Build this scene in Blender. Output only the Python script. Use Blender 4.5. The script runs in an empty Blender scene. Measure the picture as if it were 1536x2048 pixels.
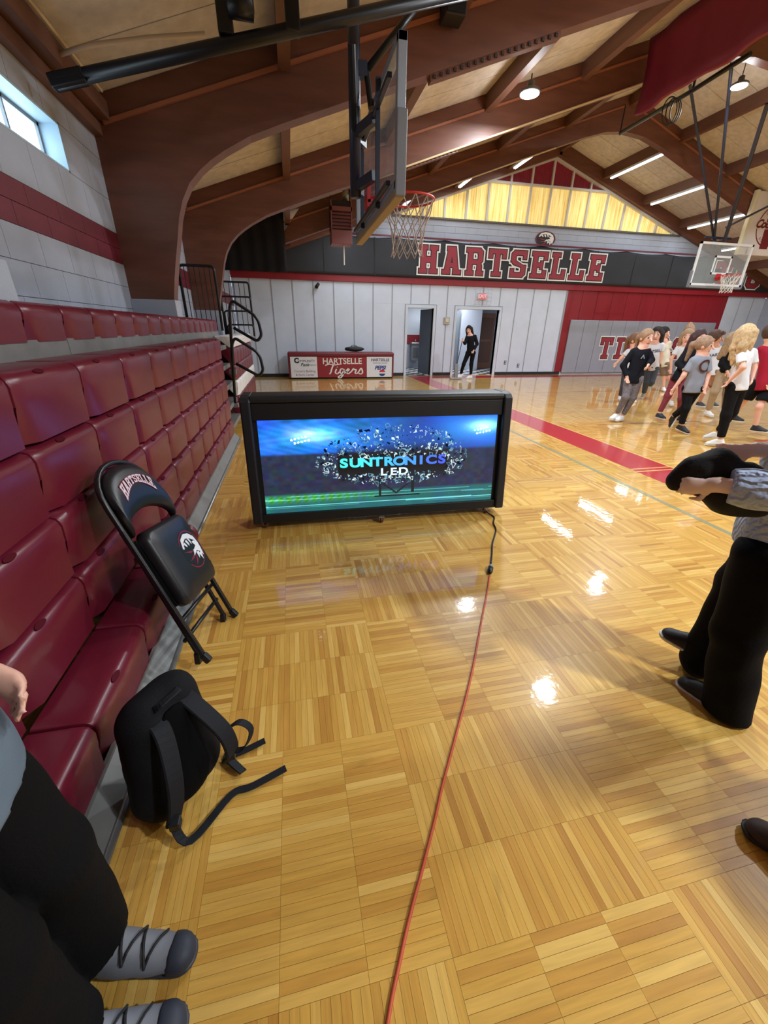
import bpy, bmesh, math, random
import numpy as np
from mathutils import Vector, Matrix
random.seed(7); np.random.seed(7)
S = bpy.context.scene
COL = S.collection
# ---------------------------------------------------------------- camera
F = 793.1; H = 1.5
_y, _p, _r = [math.radians(a) for a in (12.506, -24.835, 0.872)]
FW = np.array([math.sin(_y)*math.cos(_p), math.cos(_y)*math.cos(_p), math.sin(_p)])
_rt = np.array([math.cos(_y), -math.sin(_y), 0.0]); _up = np.cross(_rt, FW)
RT = math.cos(_r)*_rt + math.sin(_r)*_up
UP = -math.sin(_r)*_rt + math.cos(_r)*_up
CAM = np.array([0, 0, H])
cd = bpy.data.cameras.new('camera'); cam = bpy.data.objects.new('camera', cd); COL.objects.link(cam)
cd.sensor_fit = 'VERTICAL'; cd.sensor_height = 24.0; cd.lens = F/2048*24.0
cd.clip_start = 0.02; cd.clip_end = 200
cam.matrix_world = Matrix(((RT[0], UP[0], -FW[0], 0), (RT[1], UP[1], -FW[1], 0), (RT[2], UP[2], -FW[2], H), (0, 0, 0, 1)))
S.camera = cam
# surveyed sight lines: direction of a photo point, met with a plane of the room
def ray(x, y): return RT*(x-768)/F - UP*(y-1024)/F + FW
def atz(x, y, z=0.0): d = ray(x, y); return CAM + d*(z-H)/d[2]
def aty(x, y, Y): d = ray(x, y); return CAM + d*Y/d[1]
def atx(x, y, X): d = ray(x, y); return CAM + d*X/d[0]
# ---------------------------------------------------------------- world, exposure
S.view_settings.view_transform = 'Standard'; S.view_settings.look = 'None'
S.view_settings.gamma = 1.0; S.view_settings.use_curve_mapping = False
S.view_settings.exposure = -0.42
w = bpy.data.worlds.new('world'); S.world = w; w.use_nodes = True
wb = w.node_tree.nodes['Background']; wb.inputs[0].default_value = (0.75, 0.87, 1.0, 1); wb.inputs[1].default_value = 1.2
def area_light(name, loc, size, energy, color=(1, 1, 1), rot=(0, 0, 0), shape='DISK', sy=None):
    l = bpy.data.lights.new(name, 'AREA'); l.energy = energy; l.color = color; l.shape = shape; l.size = size
    if sy: l.size_y = sy
    o = bpy.data.objects.new(name, l); COL.objects.link(o); o.location = loc; o.rotation_euler = rot
    return o
# ---------------------------------------------------------------- materials
def lin(c): return tuple((v/255/12.92 if v/255 <= .04045 else ((v/255+.055)/1.055)**2.4) for v in c)
MATS = {}
def mat(name, c, rough=.6, metal=0, coat=0, noise=0, nscale=8, bump=0, bscale=60, stretch=(1, 1, 1), emit=0, ecol=None, spec=.5, obj_rand=0, attr=None, coord='Object'):
    if name in MATS: return MATS[name]
    m = bpy.data.materials.new(name); m.use_nodes = True; nt = m.node_tree; N = nt.nodes; L = nt.links
    b = N['Principled BSDF']; col = lin(c)
    b.inputs['Roughness'].default_value = rough; b.inputs['Metallic'].default_value = metal
    b.inputs['Coat Weight'].default_value = coat; b.inputs['Coat Roughness'].default_value = .08
    b.inputs['Specular IOR Level'].default_value = spec
    b.inputs['Base Color'].default_value = (*col, 1)
    if emit:
        b.inputs['Emission Color'].default_value = (*lin(ecol or c), 1); b.inputs['Emission Strength'].default_value = emit
    src = None
    if attr:
        a = N.new('ShaderNodeAttribute'); a.attribute_name = attr; src = a.outputs['Color']
    if noise or bump:
        tc = N.new('ShaderNodeTexCoord'); mp = N.new('ShaderNodeMapping'); mp.inputs['Scale'].default_value = stretch
        L.new(tc.outputs[coord], mp.inputs['Vector'])
    if noise or obj_rand:
        hs = N.new('ShaderNodeHueSaturation'); hs.inputs['Color'].default_value = (*col, 1)
        if src: L.new(src, hs.inputs['Color'])
        fac = None
        if noise:
            n = N.new('ShaderNodeTexNoise'); n.inputs['Scale'].default_value = nscale; n.inputs['Detail'].default_value = 6
            L.new(mp.outputs[0], n.inputs['Vector'])
            mr = N.new('ShaderNodeMapRange'); mr.inputs[1].default_value = .3; mr.inputs[2].default_value = .7
            mr.inputs[3].default_value = 1-noise; mr.inputs[4].default_value = 1+noise
            L.new(n.outputs['Fac'], mr.inputs[0]); fac = mr.outputs[0]
        if obj_rand:
            oi = N.new('ShaderNodeObjectInfo'); mr2 = N.new('ShaderNodeMapRange')
            mr2.inputs[3].default_value = 1-obj_rand; mr2.inputs[4].default_value = 1+obj_rand
            L.new(oi.outputs['Random'], mr2.inputs[0])
            if fac:
                mu = N.new('ShaderNodeMath'); mu.operation = 'MULTIPLY'; L.new(fac, mu.inputs[0]); L.new(mr2.outputs[0], mu.inputs[1]); fac = mu.outputs[0]
            else: fac = mr2.outputs[0]
        L.new(fac, hs.inputs['Value']); src = hs.outputs[0]
    if src: L.new(src, b.inputs['Base Color'])
    if bump:
        n = N.new('ShaderNodeTexNoise'); n.inputs['Scale'].default_value = bscale; n.inputs['Detail'].default_value = 4
        L.new(mp.outputs[0], n.inputs['Vector'])
        bp = N.new('ShaderNodeBump'); bp.inputs['Strength'].default_value = bump; bp.inputs['Distance'].default_value = .02
        L.new(n.outputs['Fac'], bp.inputs['Height']); L.new(bp.outputs[0], b.inputs['Normal'])
    MATS[name] = m; return m
def glow(name, c, s):
    if name in MATS: return MATS[name]
    m = bpy.data.materials.new(name); m.use_nodes = True; nt = m.node_tree
    nt.nodes.clear(); e = nt.nodes.new('ShaderNodeEmission'); o = nt.nodes.new('ShaderNodeOutputMaterial')
    e.inputs[0].default_value = (*lin(c), 1); e.inputs[1].default_value = s; nt.links.new(e.outputs[0], o.inputs[0])
    MATS[name] = m; return m
# ---------------------------------------------------------------- mesh helpers
class MB:
    def __init__(s): s.v = []; s.f = []; s.mi = []
    def add(s, vs, fs, mi=0):
        o = len(s.v); s.v += [tuple(map(float, p)) for p in vs]
        for f in fs: s.f.append(tuple(i+o for i in f)); s.mi.append(mi)
        return s
    def box(s, lo, hi, mi=0, M=None):
        (a, b, c), (d, e, f) = lo, hi
        vs = [(a, b, c), (d, b, c), (d, e, c), (a, e, c), (a, b, f), (d, b, f), (d, e, f), (a, e, f)]
        if M is not None: vs = [tuple(M @ Vector(p)) for p in vs]
        return s.add(vs, [(0, 3, 2, 1), (4, 5, 6, 7), (0, 1, 5, 4), (1, 2, 6, 5), (2, 3, 7, 6), (3, 0, 4, 7)], mi)
    def bar(s, p, q, wx, wy, mi=0, up=(0, 0, 1)):
        p, q, up = Vector(p), Vector(q), Vector(up); d = (q-p).normalized()
        x = d.cross(up)
        if x.length < 1e-4: x = d.cross(Vector((1, 0, 0)))
        x.normalize(); y = x.cross(d)
        vs = [b+x*(sx*wx/2)+y*(sy*wy/2) for b in (p, q) for sx, sy in ((-1, -1), (1, -1), (1, 1), (-1, 1))]
        return s.add(vs, [(0, 3, 2, 1), (4, 5, 6, 7), (0, 1, 5, 4), (1, 2, 6, 5), (2, 3, 7, 6), (3, 0, 4, 7)], mi)
    def tube(s, pts, r, n=10, mi=0, cap=True, closed=False):
        pts = [Vector(p) for p in pts]; k = len(pts); rs = r if hasattr(r, '__len__') else [r]*k
        vs = []; prev = None
        for i, p in enumerate(pts):
            a = pts[i-1] if (i > 0 or closed) else p; b = pts[(i+1) % k] if (i < k-1 or closed) else p
            d = (b-a).normalized()
            if prev is None:
                x = d.orthogonal().normalized()
            else:
                x = prev-d*prev.dot(d); x.normalize()
            prev = x; y = d.cross(x)
            for j in range(n):
                t = 2*math.pi*j/n; vs.append(p+(x*math.cos(t)+y*math.sin(t))*rs[i])
        fs = []
        for i in range(k if closed else k-1):
            for j in range(n):
                a = i*n+j; b = i*n+(j+1) % n; c = ((i+1) % k)*n+(j+1) % n; d = ((i+1) % k)*n+j
                fs.append((a, b, c, d))
        if cap and not closed:
            fs.append(tuple(range(n-1, -1, -1))); fs.append(tuple((k-1)*n+j for j in range(n)))
        return s.add(vs, fs, mi)
    def lathe(s, prof, n=24, loc=(0, 0, 0), axis='z', mi=0):
        vs = []
        for r, z in prof:
            for j in range(n):
                t = 2*math.pi*j/n; c, q = r*math.cos(t), r*math.sin(t)
                p = {'z': (c, q, z), 'y': (c, z, q), 'x': (z, c, q)}[axis]
                vs.append((p[0]+loc[0], p[1]+loc[1], p[2]+loc[2]))
        fs = [(i*n+j, i*n+(j+1) % n, (i+1)*n+(j+1) % n, (i+1)*n+j) for i in range(len(prof)-1) for j in range(n)]
        fs.append(tuple(range(n-1, -1, -1))); fs.append(tuple((len(prof)-1)*n+j for j in range(n)))
        return s.add(vs, fs, mi)
    def prism(s, poly, fn, d0, d1, mi=0):
        # poly 2-D, fn(u,v,d)->3-D
        n = len(poly); vs = [fn(u, v, d0) for u, v in poly]+[fn(u, v, d1) for u, v in poly]
        fs = [tuple(range(n)), tuple(range(2*n-1, n-1, -1))]+[(i, i+n, (i+1) % n+n, (i+1) % n) for i in range(n)]
        return s.add(vs, fs, mi)
    def mesh(s, name, mats, smooth=False):
        me = bpy.data.meshes.new(name); me.from_pydata(s.v, [], s.f)
        for m in (mats if isinstance(mats, (list, tuple)) else [mats]): me.materials.append(m)
        if len(set(s.mi)) > 1: me.polygons.foreach_set('material_index', s.mi)
        bm = bmesh.new(); bm.from_mesh(me); bmesh.ops.recalc_face_normals(bm, faces=bm.faces); bm.to_mesh(me); bm.free()
        if smooth: me.polygons.foreach_set('use_smooth', [True]*len(me.polygons))
        return me
    def build(s, name, mats, parent=None, smooth=False, bevel=0, seg=2, auto=None):
        me = s.mesh(name, mats, smooth)
        o = bpy.data.objects.new(name, me); COL.objects.link(o)
        if parent: o.parent = parent
        if bevel:
            md = o.modifiers.new('bevel', 'BEVEL'); md.width = bevel; md.segments = seg; md.limit_method = 'ANGLE'; md.angle_limit = math.radians(40)
        if auto:
            me.polygons.foreach_set('use_smooth', [True]*len(me.polygons)); me.set_sharp_from_angle(angle=math.radians(auto))
        return o
def tag(o, label=None, cat=None, group=None, kind=None):
    if label: o['label'] = label
    if cat: o['category'] = cat
    if group: o['group'] = group
    if kind: o['kind'] = kind
    return o
def empty(name, label, cat, loc=(0, 0, 0), group=None, kind=None):
    o = bpy.data.objects.new(name, None); COL.objects.link(o); o.location = loc; o.empty_display_size = .1
    tag(o, label, cat, group, kind); return o
def keep(child, parent):     # parent without moving (parent has only a location)
    child.parent = parent; child.matrix_parent_inverse = Matrix.Translation(-Vector(parent.location)); return child
def inst(me, name, parent, loc, rz=0, scale=(1, 1, 1)):
    o = bpy.data.objects.new(name, me); COL.objects.link(o); o.parent = parent
    o.location = loc; o.rotation_euler = (0, 0, rz); o.scale = scale; return o
def flat_text(body, size, fn, name, m, parent, depth=.002, align='CENTER', shear=0, space=1, bold=0):
    c = bpy.data.curves.new(name, 'FONT'); c.body = body; c.size = size; c.align_x = align; c.align_y = 'CENTER'
    c.shear = shear; c.space_character = space; c.extrude = depth/2; c.offset = bold
    t = bpy.data.objects.new(name, c); COL.objects.link(t); bpy.context.view_layer.update()
    me = bpy.data.meshes.new_from_object(t); bpy.data.objects.remove(t); bpy.data.curves.remove(c)
    for v in me.vertices: v.co = Vector(fn(v.co.x, v.co.y, v.co.z))
    me.materials.clear(); me.materials.append(m)
    o = bpy.data.objects.new(name, me); COL.objects.link(o)
    if parent: o.parent = parent
    return o
# slab-serif varsity letters as convex pieces on a 10 x 14 grid
def _r(a, b, c, d): return [(a, b), (c, b), (c, d), (a, d)]
VARS = {
 'H': [_r(1, 0, 3.6, 14), _r(6.4, 0, 9, 14), _r(3, 5.6, 7, 8.4), _r(0, 0, 4.4, 2.2), _r(5.6, 0, 10, 2.2), _r(0, 11.8, 4.4, 14), _r(5.6, 11.8, 10, 14)],
 'A': [[(1, 0), (3.7, 0), (5.8, 14), (3.2, 14)], [(6.6, 0), (9.3, 0), (7, 14), (4.4, 14)], _r(3, 3.6, 7.2, 5.8), _r(0, 0, 4.4, 2.2), _r(6, 0, 10.4, 2.2), _r(2.4, 12, 6, 14)],
 'R': [_r(1, 0, 3.6, 14), _r(0, 0, 4.5, 2.2), _r(0, 11.8, 7.5, 14), _r(3, 5.8, 7, 8), [(6.5, 6), (8, 6), (9.3, 7.4), (9.3, 9), (6.7, 9)], _r(6.7, 8, 9.3, 12), [(6.5, 11), (9.3, 11), (9.3, 12.4), (7.6, 14), (6.5, 14)], [(6.4, 7), (6.4, 1.5), (9, 1.5), (9, 5), (8, 7)], _r(6, 0, 10, 2.2)],
 'T': [_r(3.7, 0, 6.3, 14), _r(2.4, 0, 7.6, 2.2), _r(0, 11.8, 10, 14), _r(0, 9.4, 2.2, 14), _r(7.8, 9.4, 10, 14)],
 'S': [_r(2, 11.6, 8, 14), [(.6, 12.4), (2.2, 14), (3.4, 14), (3.4, 11.6), (3.2, 11), (.6, 11)], _r(.6, 8, 3.2, 12), [(.6, 8.2), (3.2, 8.6), (9.4, 5.8), (6.8, 5.4), (2.2, 6.6)], _r(6.8, 2, 9.4, 6.4), [(6.8, 3), (9.4, 3), (9.4, 1.6), (7.8, 0), (6.6, 0), (6.6, 2.4)], _r(2, 0, 8, 2.4), _r(.6, 0, 2.6, 4.4), _r(7.4, 9.6, 9.4, 14)],
 'E': [_r(1, 0, 3.6, 14), _r(0, 0, 9.4, 2.2), _r(0, 11.8, 9.4, 14), _r(3, 5.9, 6.6, 8.1), _r(5.4, 4.8, 7, 9.2), _r(7.2, 0, 9.4, 4.2), _r(7.2, 9.8, 9.4, 14)],
 'L': [_r(1, 0, 3.6, 14), _r(0, 0, 9, 2.2), _r(0, 11.8, 5, 14), _r(6.8, 0, 9, 5)],
 'I': [_r(1.7, 0, 4.3, 14), _r(0, 0, 6, 2.2), _r(0, 11.8, 6, 14)],
 'G': [_r(.6, 2.4, 3.2, 11.6), [(.6, 2.6), (3.2, 2.6), (3.6, 0), (2.4, 0), (.6, 1.8)], [(.6, 11.4), (3.2, 11.4), (3.6, 14), (2.4, 14), (.6, 12.2)], _r(2.6, 0, 7.4, 2.4), _r(2.6, 11.6, 7.6, 14), _r(7, 9.4, 9.4, 14), [(6.8, 2.6), (9.4, 2.6), (9.4, 1.8), (7.6, 0), (6.6, 0)], _r(6.8, 2, 9.4, 6.8), _r(5.2, 5, 9.4, 7)],
}
VW = {'H': 10, 'A': 10.4, 'R': 10, 'T': 10, 'S': 10, 'E': 9.6, 'L': 9.2, 'I': 6, 'G': 10}
def _grow(poly, t):
    n = len(poly); out = []
    ar = sum(poly[i][0]*poly[(i+1) % n][1]-poly[(i+1) % n][0]*poly[i][1] for i in range(n)); sg = 1 if ar > 0 else -1
    for i in range(n):
        a, b, c = Vector(poly[i-1]), Vector(poly[i]), Vector(poly[(i+1) % n])
        d1 = (b-a).normalized(); d2 = (c-b).normalized()
        n1 = Vector((d1.y, -d1.x))*sg; n2 = Vector((d2.y, -d2.x))*sg
        k = (n1+n2); k = k/max(.35, 1+n1.dot(n2)); out.append((b.x+k.x*t, b.y+k.y*t))
    return out
def varsity(word, x0, x1, z0, z1, fn, mats, parent, layers=((1.15, 0), (.45, 1), (0, 2)), name='letter', gap=1.9, th=.004):
    tot = sum(VW[c] for c in word)+gap*(len(word)-1); sx = (x1-x0)/tot; sz = (z1-z0)/14.0; u = 0
    for c in word:
        mb = MB()
        for li, (g, mi) in enumerate(layers):
            for k, poly in enumerate(VARS[c]):
                pp = _grow(poly, g) if g else poly
                mb.prism([(x0+(u+a)*sx, z0+b*sz) for a, b in pp], fn, th*li*.9+k*2e-5, th*(li+1)+k*2e-5, mi)
        mb.build(name, mats, parent); u += VW[c]+gap
# ================================================================ STRUCTURE
XL, XR, YF, YN = -1.6, 18.5, 14.2, -10.2
RIDGE_X, RIDGE_Z, SL = 8.45, 6.68, .335
def deck(x): return RIDGE_Z-SL*abs(x-RIDGE_X)
M_white = mat('wall_paint_white', (198, 208, 224), .55, noise=.04, nscale=3)
M_block = mat('block_paint_white', (158, 164, 178), .6, noise=.05, nscale=4, bump=.15, bscale=90)
M_blockred = mat('block_paint_maroon', (104, 26, 44), .5, noise=.08, nscale=4, bump=.15, bscale=90)
M_mortar = mat('mortar_paint', (140, 144, 154), .8)
M_red = mat('panel_paint_red', (133, 20, 32), .42, noise=.05, nscale=3)
M_black = mat('black_vinyl_base', (18, 22, 26), .5)
M_wood = mat('glulam_stain', (104, 66, 52), .42, noise=.16, nscale=3, bump=.05, bscale=12, stretch=(.6, 1, 4), spec=.35)
M_purlin = mat('purlin_stain', (104, 70, 56), .5, noise=.14, nscale=3, stretch=(3, .5, 3))
M_deck = mat('fibre_deck', (198, 192, 186), .95, noise=.13, nscale=9, bump=.35, bscale=120, obj_rand=.06, coord='Object')
M_deckgap = mat('deck_joint', (96, 80, 66), .9)
M_cream = mat('cream_trim', (206, 184, 146), .5)
M_steel = mat('galvanised_steel', (150, 152, 152), .38, metal=.7, noise=.12, nscale=14)
M_blackmetal = mat('black_painted_steel', (22, 23, 27), .38, spec=.4)
M_bluemetal = mat('dark_blue_steel', (34, 42, 62), .4)

# ---- floor: parquet blocks of 3 x 3 squares, six strips a square
BS, BX, BY = .667, .293, 1.068
def floor_mat(name, axis, per_object):
    m = bpy.data.materials.new(name); m.use_nodes = True; nt = m.node_tree; N = nt.nodes; L = nt.links; b = N['Principled BSDF']
    if per_object: r = N.new('ShaderNodeObjectInfo').outputs['Random']
    else: a = N.new('ShaderNodeAttribute'); a.attribute_name = 'rnd'; r = a.outputs['Fac']
    g = N.new('ShaderNodeNewGeometry')
    wn = N.new('ShaderNodeTexWhiteNoise'); wn.noise_dimensions = '1D'; L.new(r, wn.inputs['W'])
    off = N.new('ShaderNodeVectorMath'); off.operation = 'SCALE'; off.inputs['Scale'].default_value = 9; L.new(wn.outputs['Color'], off.inputs[0])
    ad = N.new('ShaderNodeVectorMath'); ad.operation = 'ADD'; L.new(g.outputs['Position'], ad.inputs[0]); L.new(off.outputs[0], ad.inputs[1])
    mp = N.new('ShaderNodeMapping'); mp.inputs['Scale'].default_value = (7, 110, 1) if axis == 'x' else (110, 7, 1); L.new(ad.outputs[0], mp.inputs[0])
    n = N.new('ShaderNodeTexNoise'); n.inputs['Scale'].default_value = 1; n.inputs['Detail'].default_value = 5; L.new(mp.outputs[0], n.inputs[0])
    mp2 = N.new('ShaderNodeMapping'); mp2.inputs['Scale'].default_value = (2.2, 9, 1) if axis == 'x' else (9, 2.2, 1); L.new(ad.outputs[0], mp2.inputs[0])
    n2 = N.new('ShaderNodeTexNoise'); n2.inputs['Scale'].default_value = 1.6; n2.inputs['Detail'].default_value = 3; L.new(mp2.outputs[0], n2.inputs[0])
    cr = N.new('ShaderNodeValToRGB'); e = cr.color_ramp.elements
    e[0].position = 0; e[0].color = (*lin((186, 132, 58)), 1); e[1].position = 1; e[1].color = (*lin((231, 190, 104)), 1)
    for p, c in ((.10, (202, 150, 68)), (.45, (212, 164, 76)), (.82, (219, 173, 86))):
        k = e.new(p); k.color = (*lin(c), 1)
    L.new(r, cr.inputs[0])
    mr = N.new('ShaderNodeMapRange'); mr.inputs[1].default_value = .3; mr.inputs[2].default_value = .75; mr.inputs[3].default_value = .86; mr.inputs[4].default_value = 1.09; L.new(n.outputs[0], mr.inputs[0])
    mr2 = N.new('ShaderNodeMapRange'); mr2.inputs[1].default_value = .68; mr2.inputs[2].default_value = .8; mr2.inputs[3].default_value = 1; mr2.inputs[4].default_value = .66; L.new(n2.outputs[0], mr2.inputs[0])
    mu = N.new('ShaderNodeMath'); mu.operation = 'MULTIPLY'; L.new(mr.outputs[0], mu.inputs[0]); L.new(mr2.outputs[0], mu.inputs[1])
    hs = N.new('ShaderNodeHueSaturation'); L.new(cr.outputs[0], hs.inputs['Color']); L.new(mu.outputs[0], hs.inputs['Value'])
    L.new(hs.outputs[0], b.inputs['Base Color'])
    b.inputs['Roughness'].default_value = .35; b.inputs['Coat Weight'].default_value = 1.0; b.inputs['Coat Roughness'].default_value = .045; b.inputs['Coat IOR'].default_value = 1.5
    b.inputs['Specular IOR Level'].default_value = .3
    # lacquer waviness
    n3 = N.new('ShaderNodeTexNoise'); n3.inputs['Scale'].default_value = 26; n3.inputs['Detail'].default_value = 2; L.new(g.outputs['Position'], n3.inputs[0])
    bp = N.new('ShaderNodeBump'); bp.inputs['Strength'].default_value = .035; bp.inputs['Distance'].default_value = .01; L.new(n3.outputs[0], bp.inputs['Height'])
    L.new(bp.outputs[0], b.inputs['Coat Normal']); L.new(bp.outputs[0], b.inputs['Normal'])
    return m
M_floor = [floor_mat('maple_strip_x', 'x', False), floor_mat('maple_strip_y', 'y', False)]
M_strip = [floor_mat('maple_strip_near_x', 'x', True), floor_mat('maple_strip_near_y', 'y', True)]
M_joint = mat('floor_joint', (132, 88, 40), .5)
floor = MB().box((XL, YN, -.12), (XR, YF+.02, -.0022)).build('floor', M_joint); tag(floor, 'glossy honey maple parquet gym floor with painted lines', None, kind='structure')
strips = []     # cx, cy, lx, ly, axis
sq = BS/3; NS = 9; sw = sq/NS; gp = .0007
i0 = math.floor((XL-BX)/BS); i1 = math.ceil((XR-BX)/BS); j0 = math.floor((-2.6-BY)/BS); j1 = math.ceil((YF-BY)/BS)
for i in range(i0, i1):
    for j in range(j0, j1):
        ax = 'y' if (i+j) % 2 else 'x'
        for a in range(3):
            for b_ in range(3):
                ox = BX+i*BS+a*sq; oy = BY+j*BS+b_*sq
                if ox > XR or oy > YF or ox+sq < XL: continue
                for k in range(NS):
                    if ax == 'x': strips.append((ox+sq/2, oy+(k+.5)*sw, sq-gp, sw-gp, 'x'))
                    else: strips.append((ox+(k+.5)*sw, oy+sq/2, sw-gp, sq-gp, 'y'))
def seen(cx, cy):
    d = np.array([cx, cy, 0])-CAM; z = d@FW
    if z < .1: return False
    px = 768+F*(d@RT)/z; py = 1024-F*(d@UP)/z
    return 225 < px < 1530 and 700 < py < 2044
order = sorted([s_ for s_ in range(len(strips)) if seen(*strips[s_][:2])], key=lambda q: strips[q][0]**2+strips[q][1]**2)
near = set(order[:300])
vs = []; fs = []; rn = []; mi = []
for q, (cx, cy, lx, ly, ax) in enumerate(strips):
    if q in near: continue
    o = len(vs); tz = [random.gauss(0, .000035) for _ in range(4)]
    x0, x1, y0, y1 = max(cx-lx/2, XL), min(cx+lx/2, XR), cy-ly/2, min(cy+ly/2, YF)
    # each strip sits at its own tiny tilt
    if ax == 'x': tz = [tz[0], tz[0], tz[1], tz[1]]
    else: tz = [tz[0], tz[1], tz[1], tz[0]]
    vs += [(x0, y0, tz[0]), (x1, y0, tz[1]), (x1, y1, tz[2]), (x0, y1, tz[3])]; fs.append((o, o+1, o+2, o+3)); rn.append(random.random()); mi.append(0 if ax == 'x' else 1)
me = bpy.data.meshes.new('floor_strips'); me.from_pydata(vs, [], fs)
for m_ in M_floor: me.materials.append(m_)
me.polygons.foreach_set('material_index', mi)
at = me.attributes.new('rnd', 'FLOAT', 'FACE'); at.data.foreach_set('value', rn)
o = bpy.data.objects.new('floor_strips', me); COL.objects.link(o); o.parent = floor; o['kind'] = 'stuff'
sm = [MB().box((-(sq-gp)/2, -(sw-gp)/2, -.004), ((sq-gp)/2, (sw-gp)/2, 0)).mesh('floor_strip', M_strip[0]),
      MB().box((-(sw-gp)/2, -(sq-gp)/2, -.004), ((sw-gp)/2, (sq-gp)/2, 0)).mesh('floor_strip', M_strip[1])]
for q in near:
    cx, cy, lx, ly, ax = strips[q]
    k = inst(sm[0 if ax == 'x' else 1], 'floor_strip', floor, (cx, cy, random.gauss(0, .00003)))
    t_ = random.gauss(0, .0022); k.rotation_euler = (t_, 0, 0) if ax == 'x' else (0, t_, 0)
back = MB().box((XL, YN, -.003), (XR, -2.6, 0)).build('floor_back', M_floor[0], floor)
a_ = back.data.attributes.new('rnd', 'FLOAT', 'FACE'); a_.data.foreach_set('value', [.5]*len(back.data.polygons))
M_lineRed = mat('court_red_paint', (178, 20, 38), .3, coat=.8, bump=.02, bscale=26, coord='Object')
M_lineGold = mat('court_pale_line', (224, 178, 104), .3, coat=.8)
M_lineGreen = mat('court_grey_green_line', (138, 142, 112), .3, coat=.6)
M_lineDark = mat('court_dark_line', (120, 72, 40), .3, coat=.6)
def line(nm, x0, y0, x1, y1, m, z=.0008): MB().box((x0, y0, -.001), (x1, y1, z)).build(nm, m, floor)
line('red_court_stripe', 3.89, -2.6, 4.44, 13.28, M_lineRed); line('pale_court_line', 4.44, -2.6, 4.475, 13.28, M_lineGold)
line('red_court_border', 3.89, 13.28, XR, 13.95, M_lineRed); line('pale_court_line', 4.475, 13.24, XR, 13.28, M_lineGold)
line('pale_court_line', 3.89, 3.72, 4.44, 3.745, M_lineGold, .0011); line('pale_court_line', 3.89, 3.81, 4.44, 3.835, M_lineGold, .0011)
line('grey_court_line', 3.40, -2.6, 3.45, 8.3, M_lineGreen)
line('thin_dark_line', 6.0, 9.85, 16, 9.88, M_lineDark); line('thin_dark_line', 5.2, 6.05, 7.4, 6.08, M_lineDark)
line('orange_court_line', 6.9, 4.62, 10, 4.72, mat('court_orange_line', (206, 74, 30), .3, coat=.7)); line('pale_court_line', 7.4, 5.6, 14, 5.63, M_lineGold)

# ---- left block wall
wl = MB().box((XL-.2, YN, 0), (XL-.012, 3.0, 3.3)).box((XL-.2, 4.40, 0), (XL-.012, YF, 3.3)).box((XL-.2, 3.0, 0), (XL-.012, 4.40, 2.58)).box((XL-.2, 3.0, 2.88), (XL-.012, 4.40, 3.3)).build('wall_left', M_mortar)
tag(wl, 'white painted block wall with maroon stripe above the bleachers', None, kind='structure')
courses = [1.25, 1.45, 1.65, 1.85, 2.05, 2.18, 2.31, 2.58, 2.88, 3.08, 3.30]
for ci in range(len(courses)-1):
    z0, z1 = courses[ci], courses[ci+1]; red = 2.0 < z0 < 2.25
    bm_ = MB().box((-.012, -.2+.002, z0+.002), (0, .2-.002, z1-.002)).mesh('block', M_blockred if red else M_block)
    k = 0
    y = 1.6+(.2 if ci % 2 else 0)
    while y < YF-.1:
        if abs(z0-2.58) < .01 and 3.0-.2 < y < 4.40+.2: y += .4; continue
        inst(bm_, 'block', wl, (XL, y, 0)); y += .4
# window reveal, frame and pane
w1 = empty('window_1', 'high frosted window with pale blue reveal in the left wall', None, (XL, 3.7, 2.73), kind='structure')
M_reveal = mat('window_reveal_blue', (168, 196, 214), .5)
keep(MB().box((XL-.19, 4.385, 2.58), (XL, 4.40, 2.88)).build('reveal', M_reveal), w1)
keep(MB().box((XL-.19, 3.0, 2.865), (XL, 4.40, 2.88)).build('reveal', M_reveal), w1)
keep(MB().box((XL-.19, 3.0, 2.58), (XL, 4.40, 2.592)).build('reveal', M_reveal), w1)
keep(MB().box((XL-.19, 3.0, 2.58), (XL, 3.015, 2.88)).build('reveal', M_reveal), w1)
fr = MB()
for y0, y1, z0, z1 in ((3.0, 4.385, 2.592, 2.615), (3.0, 4.385, 2.84, 2.865), (4.36, 4.385, 2.592, 2.865), (3.0, 3.03, 2.592, 2.865), (3.93, 3.95, 2.592, 2.865)): fr.box((XL-.17, y0, z0), (XL-.13, y1, z1))
keep(fr.build('window_frame', mat('window_frame_grey', (120, 130, 136), .4)), w1)
keep(MB().box((XL-.16, 3.0, 2.6), (XL-.15, 4.37, 2.86)).build('pane', glow('frosted_daylight', (222, 242, 255), 7.5)), w1)
# eave timbers
ev = MB().box((XL, YN, 3.05), (XL+.07, YF, 3.15)).box((XL, YN, 3.16), (XL+.16, YF, 3.30)).build('trim_1', M_purlin, bevel=.004); tag(ev, 'brown timber wall plate under the eave', None, kind='structure')
e2 = MB().tube([(XL+.18, y, 3.31) for y in (YN, 5.0)], .012, 6).build('trim_2', M_cream); tag(e2, 'thin cream conduit along the left eave', None, kind='structure')

# ---- right and near walls (outside the frame, they close the hall)
wr = MB().box((XR, YN, 0), (XR+.2, YF, 3.35)).build('wall_right', M_block); tag(wr, 'white block side wall across the hall', None, kind='structure')
wn_ = MB(); wn_.prism([(XL, 0), (XR, 0), (XR, deck(XR)), (RIDGE_X, RIDGE_Z), (XL, deck(XL))], lambda u, v, d: (u, YN-d, v), 0, .2); wn_ = wn_.build('wall_near', M_block); tag(wn_, 'white block end wall behind the viewer', None, kind='structure')

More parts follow.
